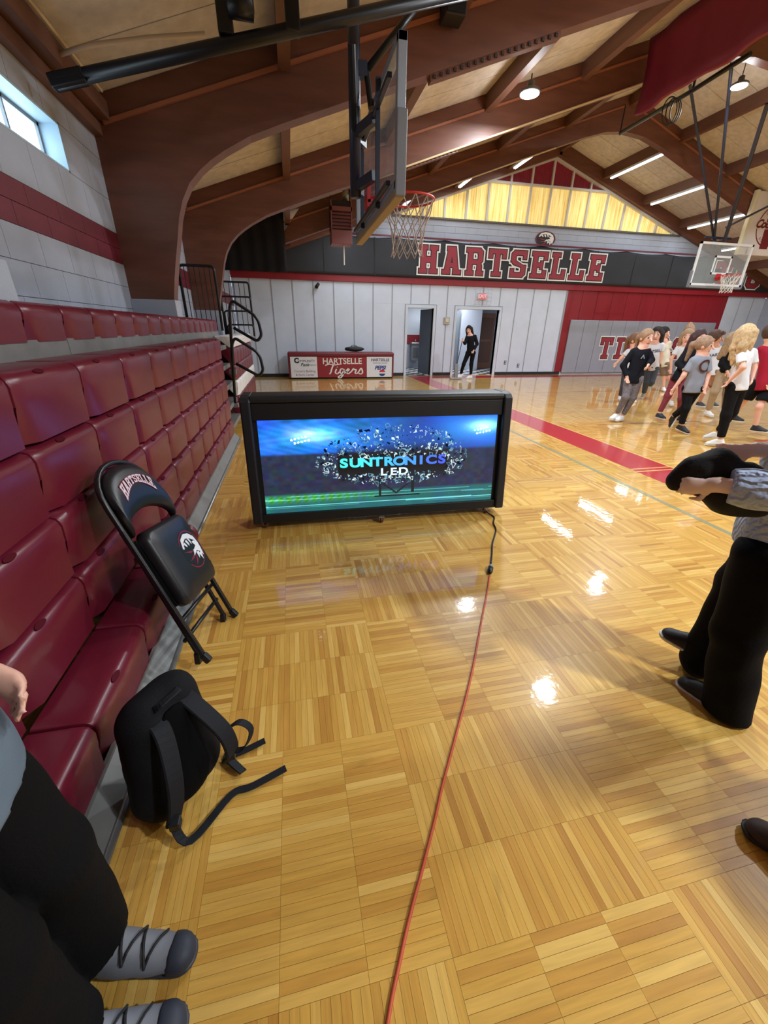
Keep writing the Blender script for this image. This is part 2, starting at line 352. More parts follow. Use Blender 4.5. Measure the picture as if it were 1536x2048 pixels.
# ---- far wall
wf = MB(); Yb = YF+.03
D1, D2, DH = (3.85, 4.75), (5.58, 7.14), 2.13
for x0, x1, z0, z1 in ((XL, D1[0], 0, 3.0), (D1[1], D2[0], 0, 3.0), (D2[1], XR, 0, 3.0), (D1[0], D1[1], DH, 3.0), (D2[0], D2[1], DH, 3.0), (XL, XR, 3.0, 4.58)): wf.box((x0, Yb, z0), (x1, Yb+.17, z1))
def rake(x): return 6.36-SL*abs(x-8.42)
for a, b_ in ((XL, 3.3), (13.58, XR)): wf.prism([(a, 4.58), (b_, 4.58), (b_, deck(b_)), (a, deck(a))], lambda u, v, d: (u, Yb+d, v), 0, .17)
wf.prism([(3.3, rake(3.3)), (8.42, rake(8.42)), (13.58, rake(13.58)), (13.58, deck(13.58)), (RIDGE_X, RIDGE_Z), (3.3, deck(3.3))], lambda u, v, d: (u, Yb+d, v), 0, .17)
wf = wf.build('wall_far', M_white); tag(wf, 'white and red panelled end wall with painted block above', None, kind='structure')
def panel(x0, x1, z0, z1, m, nm='wall_panel'):
    MB().box((x0+.006, YF, z0), (x1-.006, Yb, z1)).build(nm, m, wf, bevel=.003, seg=1)
M_batten = mat('batten_grey', (150, 154, 164), .5)
xs = [XL+.04+.0]+[-1.09+.6295*k for k in range(18)]; xs = [x for x in xs if x < 9.64]+[9.65]
for a, b_ in zip(xs[:-1], xs[1:]):
    segs = [(a, b_)]
    lowcut = [D1, D2]; z0 = .1
    parts = [(a, b_)]
    for d in lowcut:
        np_ = []
        for p, q in parts:
            if q <= d[0]-.1 or p >= d[1]+.1: np_.append((p, q))
            else:
                if p < d[0]-.1: np_.append((p, d[0]-.1))
                if q > d[1]+.1: np_.append((d[1]+.1, q))
        parts = np_
    for p, q in parts: panel(p, q, .1, 2.24, M_white)
    panel(a, b_, 2.24, 2.81, M_white)
    for p, q in parts:
        if abs(q-b_) < 1e-6: MB().box((b_-.014, YF-.012, .1), (b_+.014, Yb, 2.80)).build('batten', M_batten, wf)
    if not any(abs(q-b_) < 1e-6 for p, q in parts): MB().box((b_-.014, YF-.012, 2.26), (b_+.014, Yb, 2.80)).build('batten', M_batten, wf)
x = 9.65
while x < 16.6:
    x2 = min(x+.62, 16.66); panel(x, x2, .1, 2.81, M_red); x = x2
while x < XR-.05:
    x2 = min(x+.62, XR); panel(x, x2, .1, 2.77, M_white); MB().box((x2-.012, YF-.01, .1), (x2+.012, Yb, 2.77)).build('batten', M_batten, wf); x = x2
b1 = MB()
for a, b_ in ((XL, D1[0]-.08), (D1[1]+.08, D2[0]-.08), (D2[1]+.08, 9.9), (16.5, XR)): b1.box((a, YF-.015, 0), (b_, Yb, .1))
b1 = b1.build('baseboard_far', M_black); tag(b1, 'black vinyl base along the end wall', None, kind='structure')
t3 = MB().box((XL, YF-.06, 2.81), (XR, Yb, 2.99)).build('trim_3', M_red, bevel=.006); tag(t3, 'wide red band below the black banner', None, kind='structure')
t4 = MB().box((XL, YF-.13, 4.03), (XR, YF-.08, 4.075)).build('trim_4', mat('maroon_rail', (96, 28, 38), .4)); tag(t4, 'maroon rail along the top of the banner', None, kind='structure')
# painted block courses above the banner
for ci, z in enumerate((4.075, 4.245, 4.415)):
    bm_ = MB().box((-.36, 0, z+.003), (.36, .028, z+.166)).mesh('block', M_block); x = XL+.4+(.36 if ci % 2 else 0)
    while x < XR-.3: inst(bm_, 'block', wf, (x, YF+.003, 0)); x += .724
# door casings
def casing(n, d):
    e = MB()
    for a, b_, z0, z1 in ((d[0]-.08, d[0], 0, DH+.09), (d[1], d[1]+.08, 0, DH+.09), (d[0], d[1], DH, DH+.09)): e.box((a, YF-.025, z0), (b_, YF+.2, z1))
    e = e.build('door_%d' % n, mat('door_frame_white', (196, 204, 214), .4), bevel=.004); return e
c1 = casing(1, D1); tag(c1, 'narrow open doorway with white frame to a tiled hallway', None, kind='structure')
c2 = casing(2, D2); tag(c2, 'wide open double doorway with white frame under the exit sign', None, kind='structure')
M_doorgrey = mat('door_grey', (66, 74, 84), .4)
leaf = MB().box((4.42, YF+.05, .02), (4.46, YF+.05, DH)); leaf = MB(); Mx = Matrix.Translation((4.74, YF+.12, 0)) @ Matrix.Rotation(math.radians(98), 4, 'Z'); leaf.box((0, 0, .02), (.85, .045, DH-.01), M=Mx)
leaf.build('door_leaf', M_doorgrey, c1, bevel=.003)
hd = MB(); hd.box((.74, -.03, .98), (.82, .075, 1.03), M=Mx); hd.build('door_handle', M_steel, c1)
# hallway behind the doors
HY = YF+3.0
hall = MB().box((3.2, HY, 0), (8.6, HY+.1, 2.6)).box((3.1, YF+.2, 0), (3.2, HY, 2.6)).box((8.5, YF+.2, 0), (8.6, HY, 2.6)).build('wall_hallway', mat('hall_paint', (196, 202, 212), .5)); tag(hall, 'pale hallway walls seen through the doorways', None, kind='structure')
hc = MB().box((3.1, YF+.2, 2.6), (8.6, HY+.1, 2.7)).build('ceiling_hallway', mat('hall_ceiling', (200, 204, 210), .8)); tag(hc, 'plain hallway ceiling beyond the doors', None, kind='structure')
hfl = MB().box((3.1, YF+.02, -.1), (8.6, HY+.1, -.004)).build('floor_hallway', M_joint); tag(hfl, 'black and white checkered hallway tile floor', None, kind='structure')
mw = MB().box((-.148, -.148, -.004), (.148, .148, .0)).mesh('tile', mat('tile_white', (196, 196, 200), .25)); mk = MB().box((-.148, -.148, -.004), (.148, .148, .0)).mesh('tile', mat('tile_black', (26, 28, 32), .25))
for i in range(18):
    for j in range(10): inst(mw if (i+j) % 2 else mk, 'tile', hfl, (3.25+.3*i, YF+.18+.3*j, 0))
MB().box((3.2, HY-.012, .92), (5.4, HY, 1.28)).build('maroon_stripe', M_red, hall)
dk = MB().box((5.2, HY-.9, .02), (6.55, HY-.86, 2.15)).box((5.87, HY-.915, .02), (5.885, HY-.9, 2.15)).build('door_3', mat('hall_door_grey', (112, 120, 130), .4)); tag(dk, 'closed grey hallway doors behind the person in the doorway', None, kind='structure')
flat_text('BOYS', .07, lambda u, v, d: (5.72+u, HY-.905-d, 1.62+v), 'door_lettering', M_black, dk)
bxa, bxb = aty(951, 680, HY-.5)[0], aty(986, 680, HY-.5)[0]
bd = MB().box((bxa, HY-.5, .02), (bxb, HY-.44, 2.12)).build('door_4', mat('hall_door_wood', (112, 74, 50), .4, noise=.15, nscale=6, stretch=(6, 6, .6)), bevel=.004); tag(bd, 'brown wooden hallway door with recessed panels', None, kind='structure')
for z0, z1 in ((.25, 1.05), (1.15, 1.95)): MB().box((bxa+.2, HY-.52, z0), (bxb-.08, HY-.50, z1)).build('door_panel', mat('hall_door_panel', (86, 54, 38), .4), bd, bevel=.006)
wp2 = MB().box((6.62, HY-.9, 0), (bxa, HY-.4, 2.6)).build('trim_5', mat('hall_pier', (176, 182, 196), .5)); tag(wp2, 'pale hallway pier between the two inner doors', None, kind='structure')

# ---- gable window
gw = empty('window_2', 'gable window of glowing yellow corrugated panels with maroon panels on top', None, (8.42, YF, 4.6), kind='structure')
M_mull = mat('mullion_white', (206, 204, 200), .5)
def yellow_mat():
    m = bpy.data.materials.new('yellow_fibreglass'); m.use_nodes = True; nt = m.node_tree; N = nt.nodes; L = nt.links; b = N['Principled BSDF']
    g = N.new('ShaderNodeNewGeometry'); mp = N.new('ShaderNodeMapping'); mp.inputs['Scale'].default_value = (14, 1, .9); L.new(g.outputs['Position'], mp.inputs[0])
    n = N.new('ShaderNodeTexNoise'); n.inputs['Scale'].default_value = 1.2; n.inputs['Detail'].default_value = 4; L.new(mp.outputs[0], n.inputs[0])
    cr = N.new('ShaderNodeValToRGB'); e = cr.color_ramp.elements; e[0].position = .3; e[0].color = (*lin((214, 176, 86)), 1); e[1].position = .72; e[1].color = (*lin((255, 240, 168)), 1); L.new(n.outputs[0], cr.inputs[0])
    L.new(cr.outputs[0], b.inputs['Base Color']); L.new(cr.outputs[0], b.inputs['Emission Color']); b.inputs['Emission Strength'].default_value = .72; b.inputs['Roughness'].default_value = .5
    return m
M_yel = yellow_mat(); M_redpane = mat('maroon_fibreglass', (126, 24, 40), .5, noise=.1, nscale=5, emit=.12)
mull = [3.3]+[8.42+.7*k for k in range(-7, 8)]+[13.58]
TR = 5.63
def corr(x0, x1, z0, top, m, nm):
    n = max(6, int((x1-x0)/.0175)); vs = []; fs = []
    for k in range(n+1):
        x = x0+(x1-x0)*k/n; y = YF+.07+.016*math.sin(x*2*math.pi/.07); t = top(x)
        vs += [(x, y, z0), (x, y, max(z0+.002, t)), (x, y+.006, z0), (x, y+.006, max(z0+.002, t))]
    for k in range(n):
        a = 4*k; fs += [(a, a+4, a+5, a+1), (a+2, a+3, a+7, a+6)]
    keep(MB().add(vs, fs).build(nm, m, smooth=True), gw)
for a, b_ in zip(mull[:-1], mull[1:]):
    corr(a+.03, b_-.03, 4.62, lambda x: min(TR-.03, rake(x)-.05), M_yel, 'yellow_pane')
    if max(rake(a), rake(b_)) > TR+.12: corr(a+.03, b_-.03, TR+.03, lambda x: rake(x)-.05, M_redpane, 'maroon_pane')
for x in mull: keep(MB().box((x-.03, YF, 4.6), (x+.03, YF+.12, rake(x))).build('mullion', M_mull), gw)
keep(MB().box((6.2, YF-.005, TR-.03), (10.64, YF+.12, TR+.03)).build('transom', M_mull), gw)
for s_ in (-1, 1):
    x1 = 8.42+s_*5.16; keep(MB().bar((8.42, YF+.05, rake(8.42)-.02), (x1, YF+.05, rake(x1)-.02), .12, .07).build('rake_frame', M_mull), gw)
keep(MB().box((3.2, YF-.05, 4.57), (13.66, YF+.12, 4.615)).build('sill', mat('sill_dark', (84, 80, 74), .5)), gw)

# ---- roof deck, purlins, arches
BEAMS = [2.1, 5.15, 8.2, 11.25]; BT = .17
cl = MB().prism([(XL-.2, deck(XL-.2)+.1), (RIDGE_X, RIDGE_Z+.1), (XR+.2, deck(XR+.2)+.1), (XR+.2, deck(XR+.2)+.2), (RIDGE_X, RIDGE_Z+.2), (XL-.2, deck(XL-.2)+.2)], lambda u, v, d: (u, d, v), YN-.2, YF+.25).build('ceiling', M_deckgap); tag(cl, 'pitched roof of pale fibre planks between brown timbers', None, kind='structure')
offs = [0, 1.64, 3.31, 4.98, 6.65, 8.32, 10.05]
bays = [(YN, -.95), (-.95, 2.1)]+list(zip(BEAMS, BEAMS[1:]+[YF]))
pl_cache = {}
for side in (-1, 1):
    for a, b_ in zip(offs[:-1], offs[1:]):
        xa, xb = RIDGE_X+side*a, RIDGE_X+side*b_
        for yi, (y0, y1) in enumerate(bays):
            n = 5 if yi > 1 and not (side > 0 and yi < 3 and a > 3) else 1
            for k in range(n):
                p, q = y0+(y1-y0)*k/n, y0+(y1-y0)*(k+1)/n
                mb = MB(); g = .006
                mb.add([(xa, p+g, deck(xa)), (xb, p+g, deck(xb)), (xb, q-g, deck(xb)), (xa, q-g, deck(xa)), (xa, p+g, deck(xa)+.09), (xb, p+g, deck(xb)+.09), (xb, q-g, deck(xb)+.09), (xa, q-g, deck(xa)+.09)], [(0, 3, 2, 1), (4, 5, 6, 7), (0, 1, 5, 4), (1, 2, 6, 5), (2, 3, 7, 6), (3, 0, 4, 7)])
                mb.build('deck_plank', M_deck, cl)
PX = sorted([RIDGE_X+s_*o_ for s_ in (-1, 1) for o_ in offs[1:-1]]+[RIDGE_X])
for x in PX:
    for y0, y1 in bays:
        MB().box((x-.055, y0+(BT if y0 in BEAMS else 0), deck(x)-.24), (x+.055, y1, deck(x)+(.02 if x != RIDGE_X else -.01))).build('purlin', M_purlin, cl)
half = [(-1.186, 1.744), (-1.14, 1.95), (-1.09, 2.14), (-1.048, 2.286), (-1.0, 2.47), (-.939, 2.621), (-.85, 2.76), (-.736, 2.869), (-.62, 2.955), (-.481, 3.039), (-.235, 3.164), (.088, 3.285), (.741, 3.512), (1.243, 3.68), (3.192, 4.345), (5.2, 5.04), (6.6, 5.52), (7.3, 5.76), (7.9, 5.92), (8.45, 5.97)]
def arch(y, label, cut=False):
    e = empty('arch_beam', label, 'beam', (XL, y, 1.744), 'curved arch beams spanning the hall')
    inner = half+[(2*RIDGE_X-x, z) for x, z in half[:-1][::-1]]
    vs = []; fs = []
    prof = []
    for x, z in half:
        prof.append(((x, z), (max(XL, min(x, RIDGE_X)) if z > 3.2 else XL, 0)))
    # outer line: up the wall then along the deck
    outer = []
    for i, (x, z) in enumerate(half):
        if i < 6: outer.append((XL, 1.744+(3.25-1.744)*i/6))
        else:
            t = (i-6)/(len(half)-7); outer.append((XL+(RIDGE_X-XL)*t**1.35, 0))
    outer = [(x, deck(x)-.002 if i >= 6 else z) for i, (x, z) in enumerate(outer)]
    def solid(P, Q, m, nm, y0, y1):
        vs = []; n = len(P)
        for yy in (y0, y1):
            vs += [(x, yy, z) for x, z in P]+[(x, yy, z) for x, z in Q]
        fs = []
        for i in range(n-1):
            fs.append((i, i+1, n+i+1, n+i)); fs.append((2*n+i, 3*n+i, 3*n+i+1, 2*n+i+1))
            fs.append((i, 2*n+i, 2*n+i+1, i+1)); fs.append((n+i, n+i+1, 3*n+i+1, 3*n+i))
        fs.append((0, n, 3*n, 2*n)); fs.append((n-1, 3*n-1, 4*n-1, 2*n-1))
        keep(MB().add(vs, fs).build(nm, m), e)
    mir = lambda L_: [(2*RIDGE_X-x, z) for x, z in L_]
    c0 = 10 if cut else 0
    solid(half[c0:], outer[c0:], M_wood, 'arch_half', y, y+BT); solid(mir(half), mir(outer), M_wood, 'arch_half', y, y+BT)
    for s_ in (0, 1):
        f_ = (lambda x: x) if s_ == 0 else (lambda x: 2*RIDGE_X-x)
        keep(MB().bar((f_(-1.5), y-.012, deck(-1.5)-.2), (f_(8.3), y-.012, deck(8.3)-.2), .024, .03).build('ledger_strip', mat('ledger_wood', (150, 92, 66), .45)), e)
    # pedestal under each foot
    for f_ in ((XL, -1.17), (2*RIDGE_X+1.17, XR))[1 if cut else 0:]:
        keep(MB().box((f_[0], y-.03, 0), (f_[1], y+BT+.03, 1.744)).build('pedestal', M_block, bevel=.004), e)
    return e
arch(BEAMS[0], 'brown laminated arch beam nearest the viewer above the near goal'); arch(BEAMS[1], 'large brown curved arch beam in front at left, above the black goal mast')
arch(BEAMS[2], 'second brown arch beam, behind the goal and before the unit heater'); arch(BEAMS[3], 'farthest brown arch beam, just before the tube lights and gable window', True)
arch(-.95, 'brown arch beam behind the viewer')
e = MB()
for s_ in (-1, 1):
    x1 = 8.45+s_*10.05; e.bar((8.45, YF-.09, RIDGE_Z-.16), (x1, YF-.09, deck(x1)-.16), .16, .3)
e = e.build('trim_6', M_wood); tag(e, 'brown rafter against the gable wall', None, kind='structure')
# perforated and plain cream conduits along arch undersides
def conduit(nm, label, x0, x1, y, r=.014, side=0):
    z = lambda x: 3.285+.345*(x-.088)-.02
    o = MB().tube([(x0, y, z(x0)), (x1, y, z(x1))], r, 8).build(nm, M_cream); tag(o, label, 'conduit'); return o
conduit('conduit', 'cream conduit under the second arch beam', 1.9, 6.6, BEAMS[2]-.02); conduit('conduit', 'cream conduit under the farthest arch beam', 3.4, 6.6, BEAMS[3]-.02)
for (y, a, b_, lab) in ((BEAMS[1], 1.55, 2.9, 'perforated brown strip under the front arch beam'), (BEAMS[2], 1.95, 3.0, 'perforated brown strip under the second arch beam')):
    s_ = empty('perforated_strip', lab, 'bracket', (a, y, 3.6)); z = lambda x: 3.285+.345*(x-.088)-.03
    keep(MB().bar((a, y+.06, z(a)), (b_, y+.06, z(b_)), .09, .05).build('channel', M_wood), s_)
    hm = MB().box((-.014, -.012, -.014), (.014, 0, .014)).mesh('slot', mat('slot_dark', (40, 24, 18), .7)); k = a+.04
    while k < b_-.02: h_ = inst(hm, 'slot', None, (k, y+.015, z(k))); keep(h_, s_); k += .07
# ---- lamps
M_lampglow = glow('lamp_white', (232, 246, 255), 28); M_tube = glow('tube_white', (236, 248, 255), 9); M_lampbody = mat('lamp_grey', (120, 124, 130), .4, metal=.4)
def high_bay(x, y, z, label, power=235):
    e = empty('high_bay_lamp', label, 'lamp', (x, y, z), 'round high bay lamps')
    keep(MB().lathe([(.03, .14), (.05, .125), (.055, .06), (.10, .045), (.145, .02), (.15, 0), (.147, -.01)], 20, (x, y, z)).build('housing', M_lampbody, smooth=True), e)
    keep(MB().lathe([(.135, -.012), (.135, -.022), (.09, -.034)], 20, (x, y, z)).build('lens', M_lampglow), e)
    keep(MB().tube([(x, y, z+.12), (x, y, min(deck(x)-.2, z+1.2))], .009, 6).build('hook_rod', M_blackmetal), e)
    area_light('lamp_light', (x, y, z-.06), .27, power, (.88, .95, 1.0))
    sp = bpy.data.lights.new('lamp_spill', 'POINT'); sp.energy = power*.10; sp.shadow_soft_size = .12; so = bpy.data.objects.new('lamp_spill', sp); COL.objects.link(so); so.location = (x, y, z-.25)
high_bay(3.73, 7.30, 4.69, 'round glowing ceiling lamp left of the maroon curtain'); high_bay(8.9, 8.8, 5.88, 'round glowing ceiling lamp at the upper right under the ridge')
high_bay(3.9, 4.3, 4.35, 'round ceiling lamp above the black screen table, out of view', 165)
for x, y, lb in ((13.4, 6.8, 'added unseen ceiling lamp beyond the maroon curtain, on the glass goal side'), (13.4, 3.6, 'added unseen ceiling lamp over the right side of the court'), (6.9, 1.75, 'round ceiling lamp under the ridge near the viewer, outside the frame'), (3.6, -1.2, 'added unseen ceiling lamp behind the viewer on the bleacher side'), (13.4, -3, 'added unseen ceiling lamp behind the viewer on the far side of the court'), (8.5, -5.5, 'added unseen ceiling lamp farthest behind the viewer under the ridge')): high_bay(x, y, deck(x)-.62, lb, 290 if x > 4 else 270)  # unseen; all but the one near the viewer are added to light the hall
def tube_light(x, y0, y1, label, pw=34):
    z = deck(x)-.29; e = empty('tube_light', label, 'light', (x, y0, z), 'fluorescent tube lights by the gable')
    keep(MB().box((x-.05, y0, z), (x+.05, y1, z+.05)).build('batten_body', mat('tube_body', (200, 202, 204), .5)), e)
    for d in (-.022, .022): keep(MB().tube([(x+d, y0+.02, z-.02), (x+d, y1-.02, z-.02)], .017, 8).build('tube', M_tube), e)
    if pw: area_light('tube_light_glow', ((x, (y0+y1)/2, z-.06)), .1, pw*(y1-y0)/1.95, (.9, .97, 1), shape='RECTANGLE', sy=y1-y0)
names = ['leftmost', 'second', 'third', 'fourth', 'fifth', 'sixth', 'rightmost']
for x, lab in ((1.8, 'leftmost fluorescent tube beside the yellow gable window'), (3.47, 'second fluorescent tube from the left along the gable'), (5.14, 'third fluorescent tube from the left along the gable'), (6.81, 'fluorescent tube just left of the gable peak'), (8.6, 'fluorescent tube at the gable peak'), (10.09, 'fluorescent tube just right of the gable peak'), (11.76, 'fluorescent tube on the right roof slope, second row'), (13.43, 'rightmost fluorescent tube above the scoreboard'), (15.1, 'fluorescent tube behind the clear goal')):
    if x == 8.6: continue
    tube_light(x, 11.75, 13.7, lab)
tube_light(.13, 5.36, 5.72, 'short fluorescent tube under the front arch at left', 0)
area_light('hallway_light', (5.9, YF+1.4, 2.55), 1.6, 120, (.92, .97, 1), shape='RECTANGLE', sy=1.4)
# ================================================================ BLEACHERS
M_seat = mat('maroon_seat_plastic', (102, 24, 42), .3, noise=.05, nscale=3, bump=.03, bscale=200, spec=.5)
M_dimple = mat('maroon_seat_dimple', (78, 14, 28), .7, spec=.1)
M_seatw = mat('white_seat_plastic', (226, 224, 224), .4)
M_skirt = mat('bleacher_steel_grey', (128, 128, 126), .42, metal=.35, noise=.12, nscale=10)
M_deckdark = mat('bleacher_dark_wood', (70, 58, 50), .7)  # even dark brown for the understructure and aisle risers
def seat_module(w, depth, h, m, dimple=True):
    # local: x out of the row (0 = front), y along the row, z down from the top
    prof = lambda t, b: [(-depth, 0), (-.06, 0), (-.035, -.002), (-.018, -.009), (-.006, -.022), (0, -.042), (-.004-t*.0, -h*.45), (-.010-b, -h)]
    cols = [(.0012, .012, .012), (.004, .004, .05), (.012, 0, .045), (.085, 0, 0), (w*.5, 0, 0), (w-.02, 0, 0), (w-.008, .004, .02), (w-.0012, .012, .03)]
    vs = []; n = 8
    for y, dz, b in cols:
        for k, (x, z) in enumerate(prof(0, b)):
            vs.append((x-(dz if k > 3 else 0), y, z-(dz if k < 6 else 0)))
    fs = [(i*n+k, i*n+k+1, (i+1)*n+k+1, (i+1)*n+k) for i in range(len(cols)-1) for k in range(n-1)]
    fs += [tuple(range(n-1, -1, -1)), tuple((len(cols)-1)*n+k for k in range(n))]
    fs += [((i)*n, (i+1)*n, (i+1)*n+n-1, i*n+n-1) for i in range(len(cols)-1)]
    mb = MB().add(vs, fs, 0)
    if dimple:
        c = (-.012, w*.42, -.0125); nx = Vector((.62, 0, .78)); t = Vector((0, 1, 0)); u = nx.cross(t)
        ring = [Vector(c)+nx*.0025+t*(.03*math.cos(a))+u*(.011*math.sin(a)) for a in [2*math.pi*k/14 for k in range(14)]]
        base = [p-nx*.012 for p in ring]
        mb.add(ring+base, [tuple(range(14))]+[(k, k+14, (k+1) % 14+14, (k+1) % 14) for k in range(14)], 1)
    me = mb.mesh('seat_module', [m, M_dimple], False)
    me.polygons.foreach_set('use_smooth', [True]*len(me.polygons)); me.set_sharp_from_angle(angle=math.radians(28))
    return me
W0, SEAM = .494, 1.576
ROWS = [(-.910, 1.352), (-.912, 1.095), (-.903, .843), (-.900, .578)]
me_r = seat_module(W0, .235, .245, M_seat); WT = .3458; me_top = seat_module(WT, .037, .165, M_seat, False); me_r5 = seat_module(W0, .19, .205, M_seat)
nb = empty('bleacher', 'closed maroon bleacher beside the folding chair, its lowest seat pulled out', 'bleacher', (-1.0, .6, 0), 'maroon bleachers along the left wall')
fb = empty('bleacher', 'closed maroon bleacher between the folding chair and the black stair rails', 'bleacher', (-1.0, 4.3, 0), 'maroon bleachers along the left wall')
def put(me, par, x, y, z): o = inst(me, 'seat_module', None, (x, y, z)); keep(o, par); return o
for k in range(-7, 9):
    par = nb if k < 2 else fb; y = SEAM+W0*k
    for x, z in ROWS: put(me_r, par, x, y, z)
    if k < 2: put(me_r5, par, -.735, y, .302)
    else: put(me_r5, par, -.893, y, .302)
for k in range(-13, 14):
    par = nb if k < 0 else fb; put(me_top, par, -1.13, 2.564+WT*k, 1.587)
for par, y0, y1, xr in ((nb, -1.9, 2.56, -.735), (fb, 2.565, 6.03, -.893)):
    keep(MB().box((xr-.05, y0, .012), (xr+.068, y1, .02)).box((xr-.02, y0, .02), (xr-.005, y1, .105)).build('skirt_channel', M_skirt), par)
    keep(MB().add([(xr-.012, y0, .10), (xr+.055, y0, .022), (xr+.055, y1, .022), (xr-.012, y1, .10)], [(0, 1, 2, 3)]).build('skirt_plate', M_skirt), par)
    keep(MB().tube([(xr+.062, y0, .014), (xr+.062, y1, .014)], .014, 8).build('skirt_lip', M_steel, smooth=True), par)
    y1b = y1 if par is nb else 7.5
    keep(MB().box((-1.165, y0, 1.34), (-1.146, y1b, 1.43)).build('riser', M_skirt), par)
    keep(MB().box((-1.166, y0, 1.40), (-1.15, y1b, 1.425)).build('top_deck', M_skirt), par)
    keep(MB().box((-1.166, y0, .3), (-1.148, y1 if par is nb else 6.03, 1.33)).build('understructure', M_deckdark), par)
# rounded plastic end cap of the pulled-out seat
keep(MB().lathe([(.002, 0), (.07, .004), (.085, .02), (.085, .03)], 20, (-.80, 2.565, .215), 'y').build('end_cap', M_seat, smooth=True), nb)
# ---- far section past the stair aisle
gb = empty('bleacher', 'short far bleacher with white and maroon rows past the stair rails', 'bleacher', (-1.0, 8.6, 0), 'maroon bleachers along the left wall')
rows2 = [(1.36, .16, 1), (1.19, .24, 0), (.945, .23, 0), (.71, .23, 1), (.47, .36, 0)]
for z, h, wht in rows2:
    me_ = seat_module(.46, .25, h, M_seatw if wht else M_seat, False)
    for k in range(7): o = inst(me_, 'seat_module', None, (-.885+(.004 if wht else 0), 6.98+.46*k, z)); keep(o, gb)
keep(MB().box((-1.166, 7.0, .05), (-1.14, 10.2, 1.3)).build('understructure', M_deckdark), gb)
for z, x in ((1.24, -.98), (.98, -.96), (.72, -.94), (.46, -.92), (.2, -.9)):
    keep(MB().box((x-.2, 6.05, z-.06), (x, 6.96, z)).build('aisle_step', M_skirt, bevel=.004), gb)
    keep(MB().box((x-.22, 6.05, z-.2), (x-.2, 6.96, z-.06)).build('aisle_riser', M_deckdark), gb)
# ---- stair hand rails and guard rails
def arc(pts, rad, n=5):
    P = [Vector(p) for p in pts]; out = [P[0]]
    for i in range(1, len(P)-1):
        a, b, c = P[i-1], P[i], P[i+1]; d1 = (a-b).normalized(); d2 = (c-b).normalized(); r_ = min(rad, (a-b).length*.45, (c-b).length*.45)
        p, q = b+d1*r_, b+d2*r_
        for k in range(n+1):
            t = k/n; out.append(p*(1-t)**2+b*2*t*(1-t)+q*t*t)
    out.append(P[-1]); return out
def hand_rail(y, x, z0, label):
    e = empty('hand_rail', label, 'hand rail', (x, y, z0), 'black stair rails')
    pts = arc([(x, y, z0), (x+.07, y, z0+.86), (x+.12, y, z0+.95), (x+.44, y, z0+.74), (x+.47, y, z0+.5), (x+.40, y, z0+.42), (x+.09, y, z0+.60)], .1)
    keep(MB().tube(pts, .021, 12).build('rail_loop', M_blackmetal, smooth=True), e)
    keep(MB().box((x-.05, y-.04, z0-.03), (x+.05, y+.04, z0+.03)).build('socket', M_steel, bevel=.004), e)
hand_rail(6.55, -.91, .40, 'lower black tubular stair rail with looped end'); hand_rail(6.62, -.885, .88, 'upper black tubular stair rail with looped end, behind the lower one')
def guard(nm, label, y, x0, x1, z0, z1, nbars, mids=()):
    e = empty(nm, label, 'railing', ((x0+x1)/2, y, z0), 'black bleacher guard rails')
    keep(MB().tube(arc([(x0, y, z0), (x0, y, z1), (x1, y, z1), (x1, y, z0)], .07), .02, 10).build('guard_frame', M_blackmetal, smooth=True), e)
    for k in range(nbars):
        x = x0+(x1-x0)*(k+1)/(nbars+1); keep(MB().tube([(x, y, z0), (x, y, z1)], .007, 6).build('bar', M_blackmetal), e)
    for z, dx in mids: keep(MB().tube(arc([(x0+dx, y-.03, z0), (x0+dx, y-.03, z), (x1, y-.03, z), (x1, y-.03, z-.12)], .06), .018, 10).build('mid_rail', M_blackmetal, smooth=True), e)
guard('guard_rail', 'black barred guard rail at the end of the top maroon row', 7.5, -1.58, -1.075, 1.43, 2.33, 6)
guard('guard_rail', 'nested black guard rails at the end of the far bleacher', 10.23, -1.42, -.80, 1.30, 2.36, 5, ((2.08, .02), (1.80, .05), (1.53, .08)))
# ================================================================ WALL FITTINGS
def wallfn(Y): return lambda u, v, d: (u, Y-d, v)
# black banner along the balcony
M_banner = mat('black_banner_mesh', (40, 42, 48), .75, noise=.1, nscale=2, bump=.1, bscale=6)
M_letred = mat('letter_maroon', (140, 40, 54), .6); M_letwhite = mat('letter_white', (222, 220, 216), .6); M_letblack = mat('letter_black', (24, 20, 24), .6)
bn = empty('wall_banner', 'long black banner with maroon slab lettering across the end wall', 'banner', (8.4, YF-.1, 3.0))
nx, nz = 160, 12; vs = []; fs = []
for i in range(nx+1):
    x = XL+.05+(XR-.1-XL)*i/nx
    for j in range(nz+1):
        t = j/nz; sag = .05*abs(math.sin(x*1.9))*t**6
        vs.append((x, YF-.095-.012*math.sin(x*2.3+2*t)*math.sin(t*5), 2.985+(1.045-sag)*t))
fs = [(i*(nz+1)+j, (i+1)*(nz+1)+j, (i+1)*(nz+1)+j+1, i*(nz+1)+j+1) for i in range(nx) for j in range(nz)]
ob = MB().add(vs, fs).build('banner_cloth', M_banner, smooth=True); sd = ob.modifiers.new('thick', 'SOLIDIFY'); sd.thickness = .004; keep(ob, bn)
LM = [M_letwhite, M_letblack, M_letred]
tmp = empty('tmp', '', ''); varsity('HARTSELLE', 4.13, 10.80, 3.12, 3.87, wallfn(YF-.115), LM, tmp, gap=2.6)
varsity('TIG', 15.52, 17.75, 3.10, 3.88, wallfn(YF-.115), LM, tmp, gap=3.2)
for c in list(tmp.children): c.parent = None; keep(c, bn)
for z in (3.5,): keep(MB().box((XL+.1, YF-.085, z-.02), (XR-.1, YF-.065, z+.02)).build('rail_behind', M_black), bn)
for k in range(12): keep(MB().box((XL+1.2+1.55*k, YF-.112, 3.0), (XL+1.225+1.55*k, YF-.109, 4.0)).build('seam', M_letblack), bn)
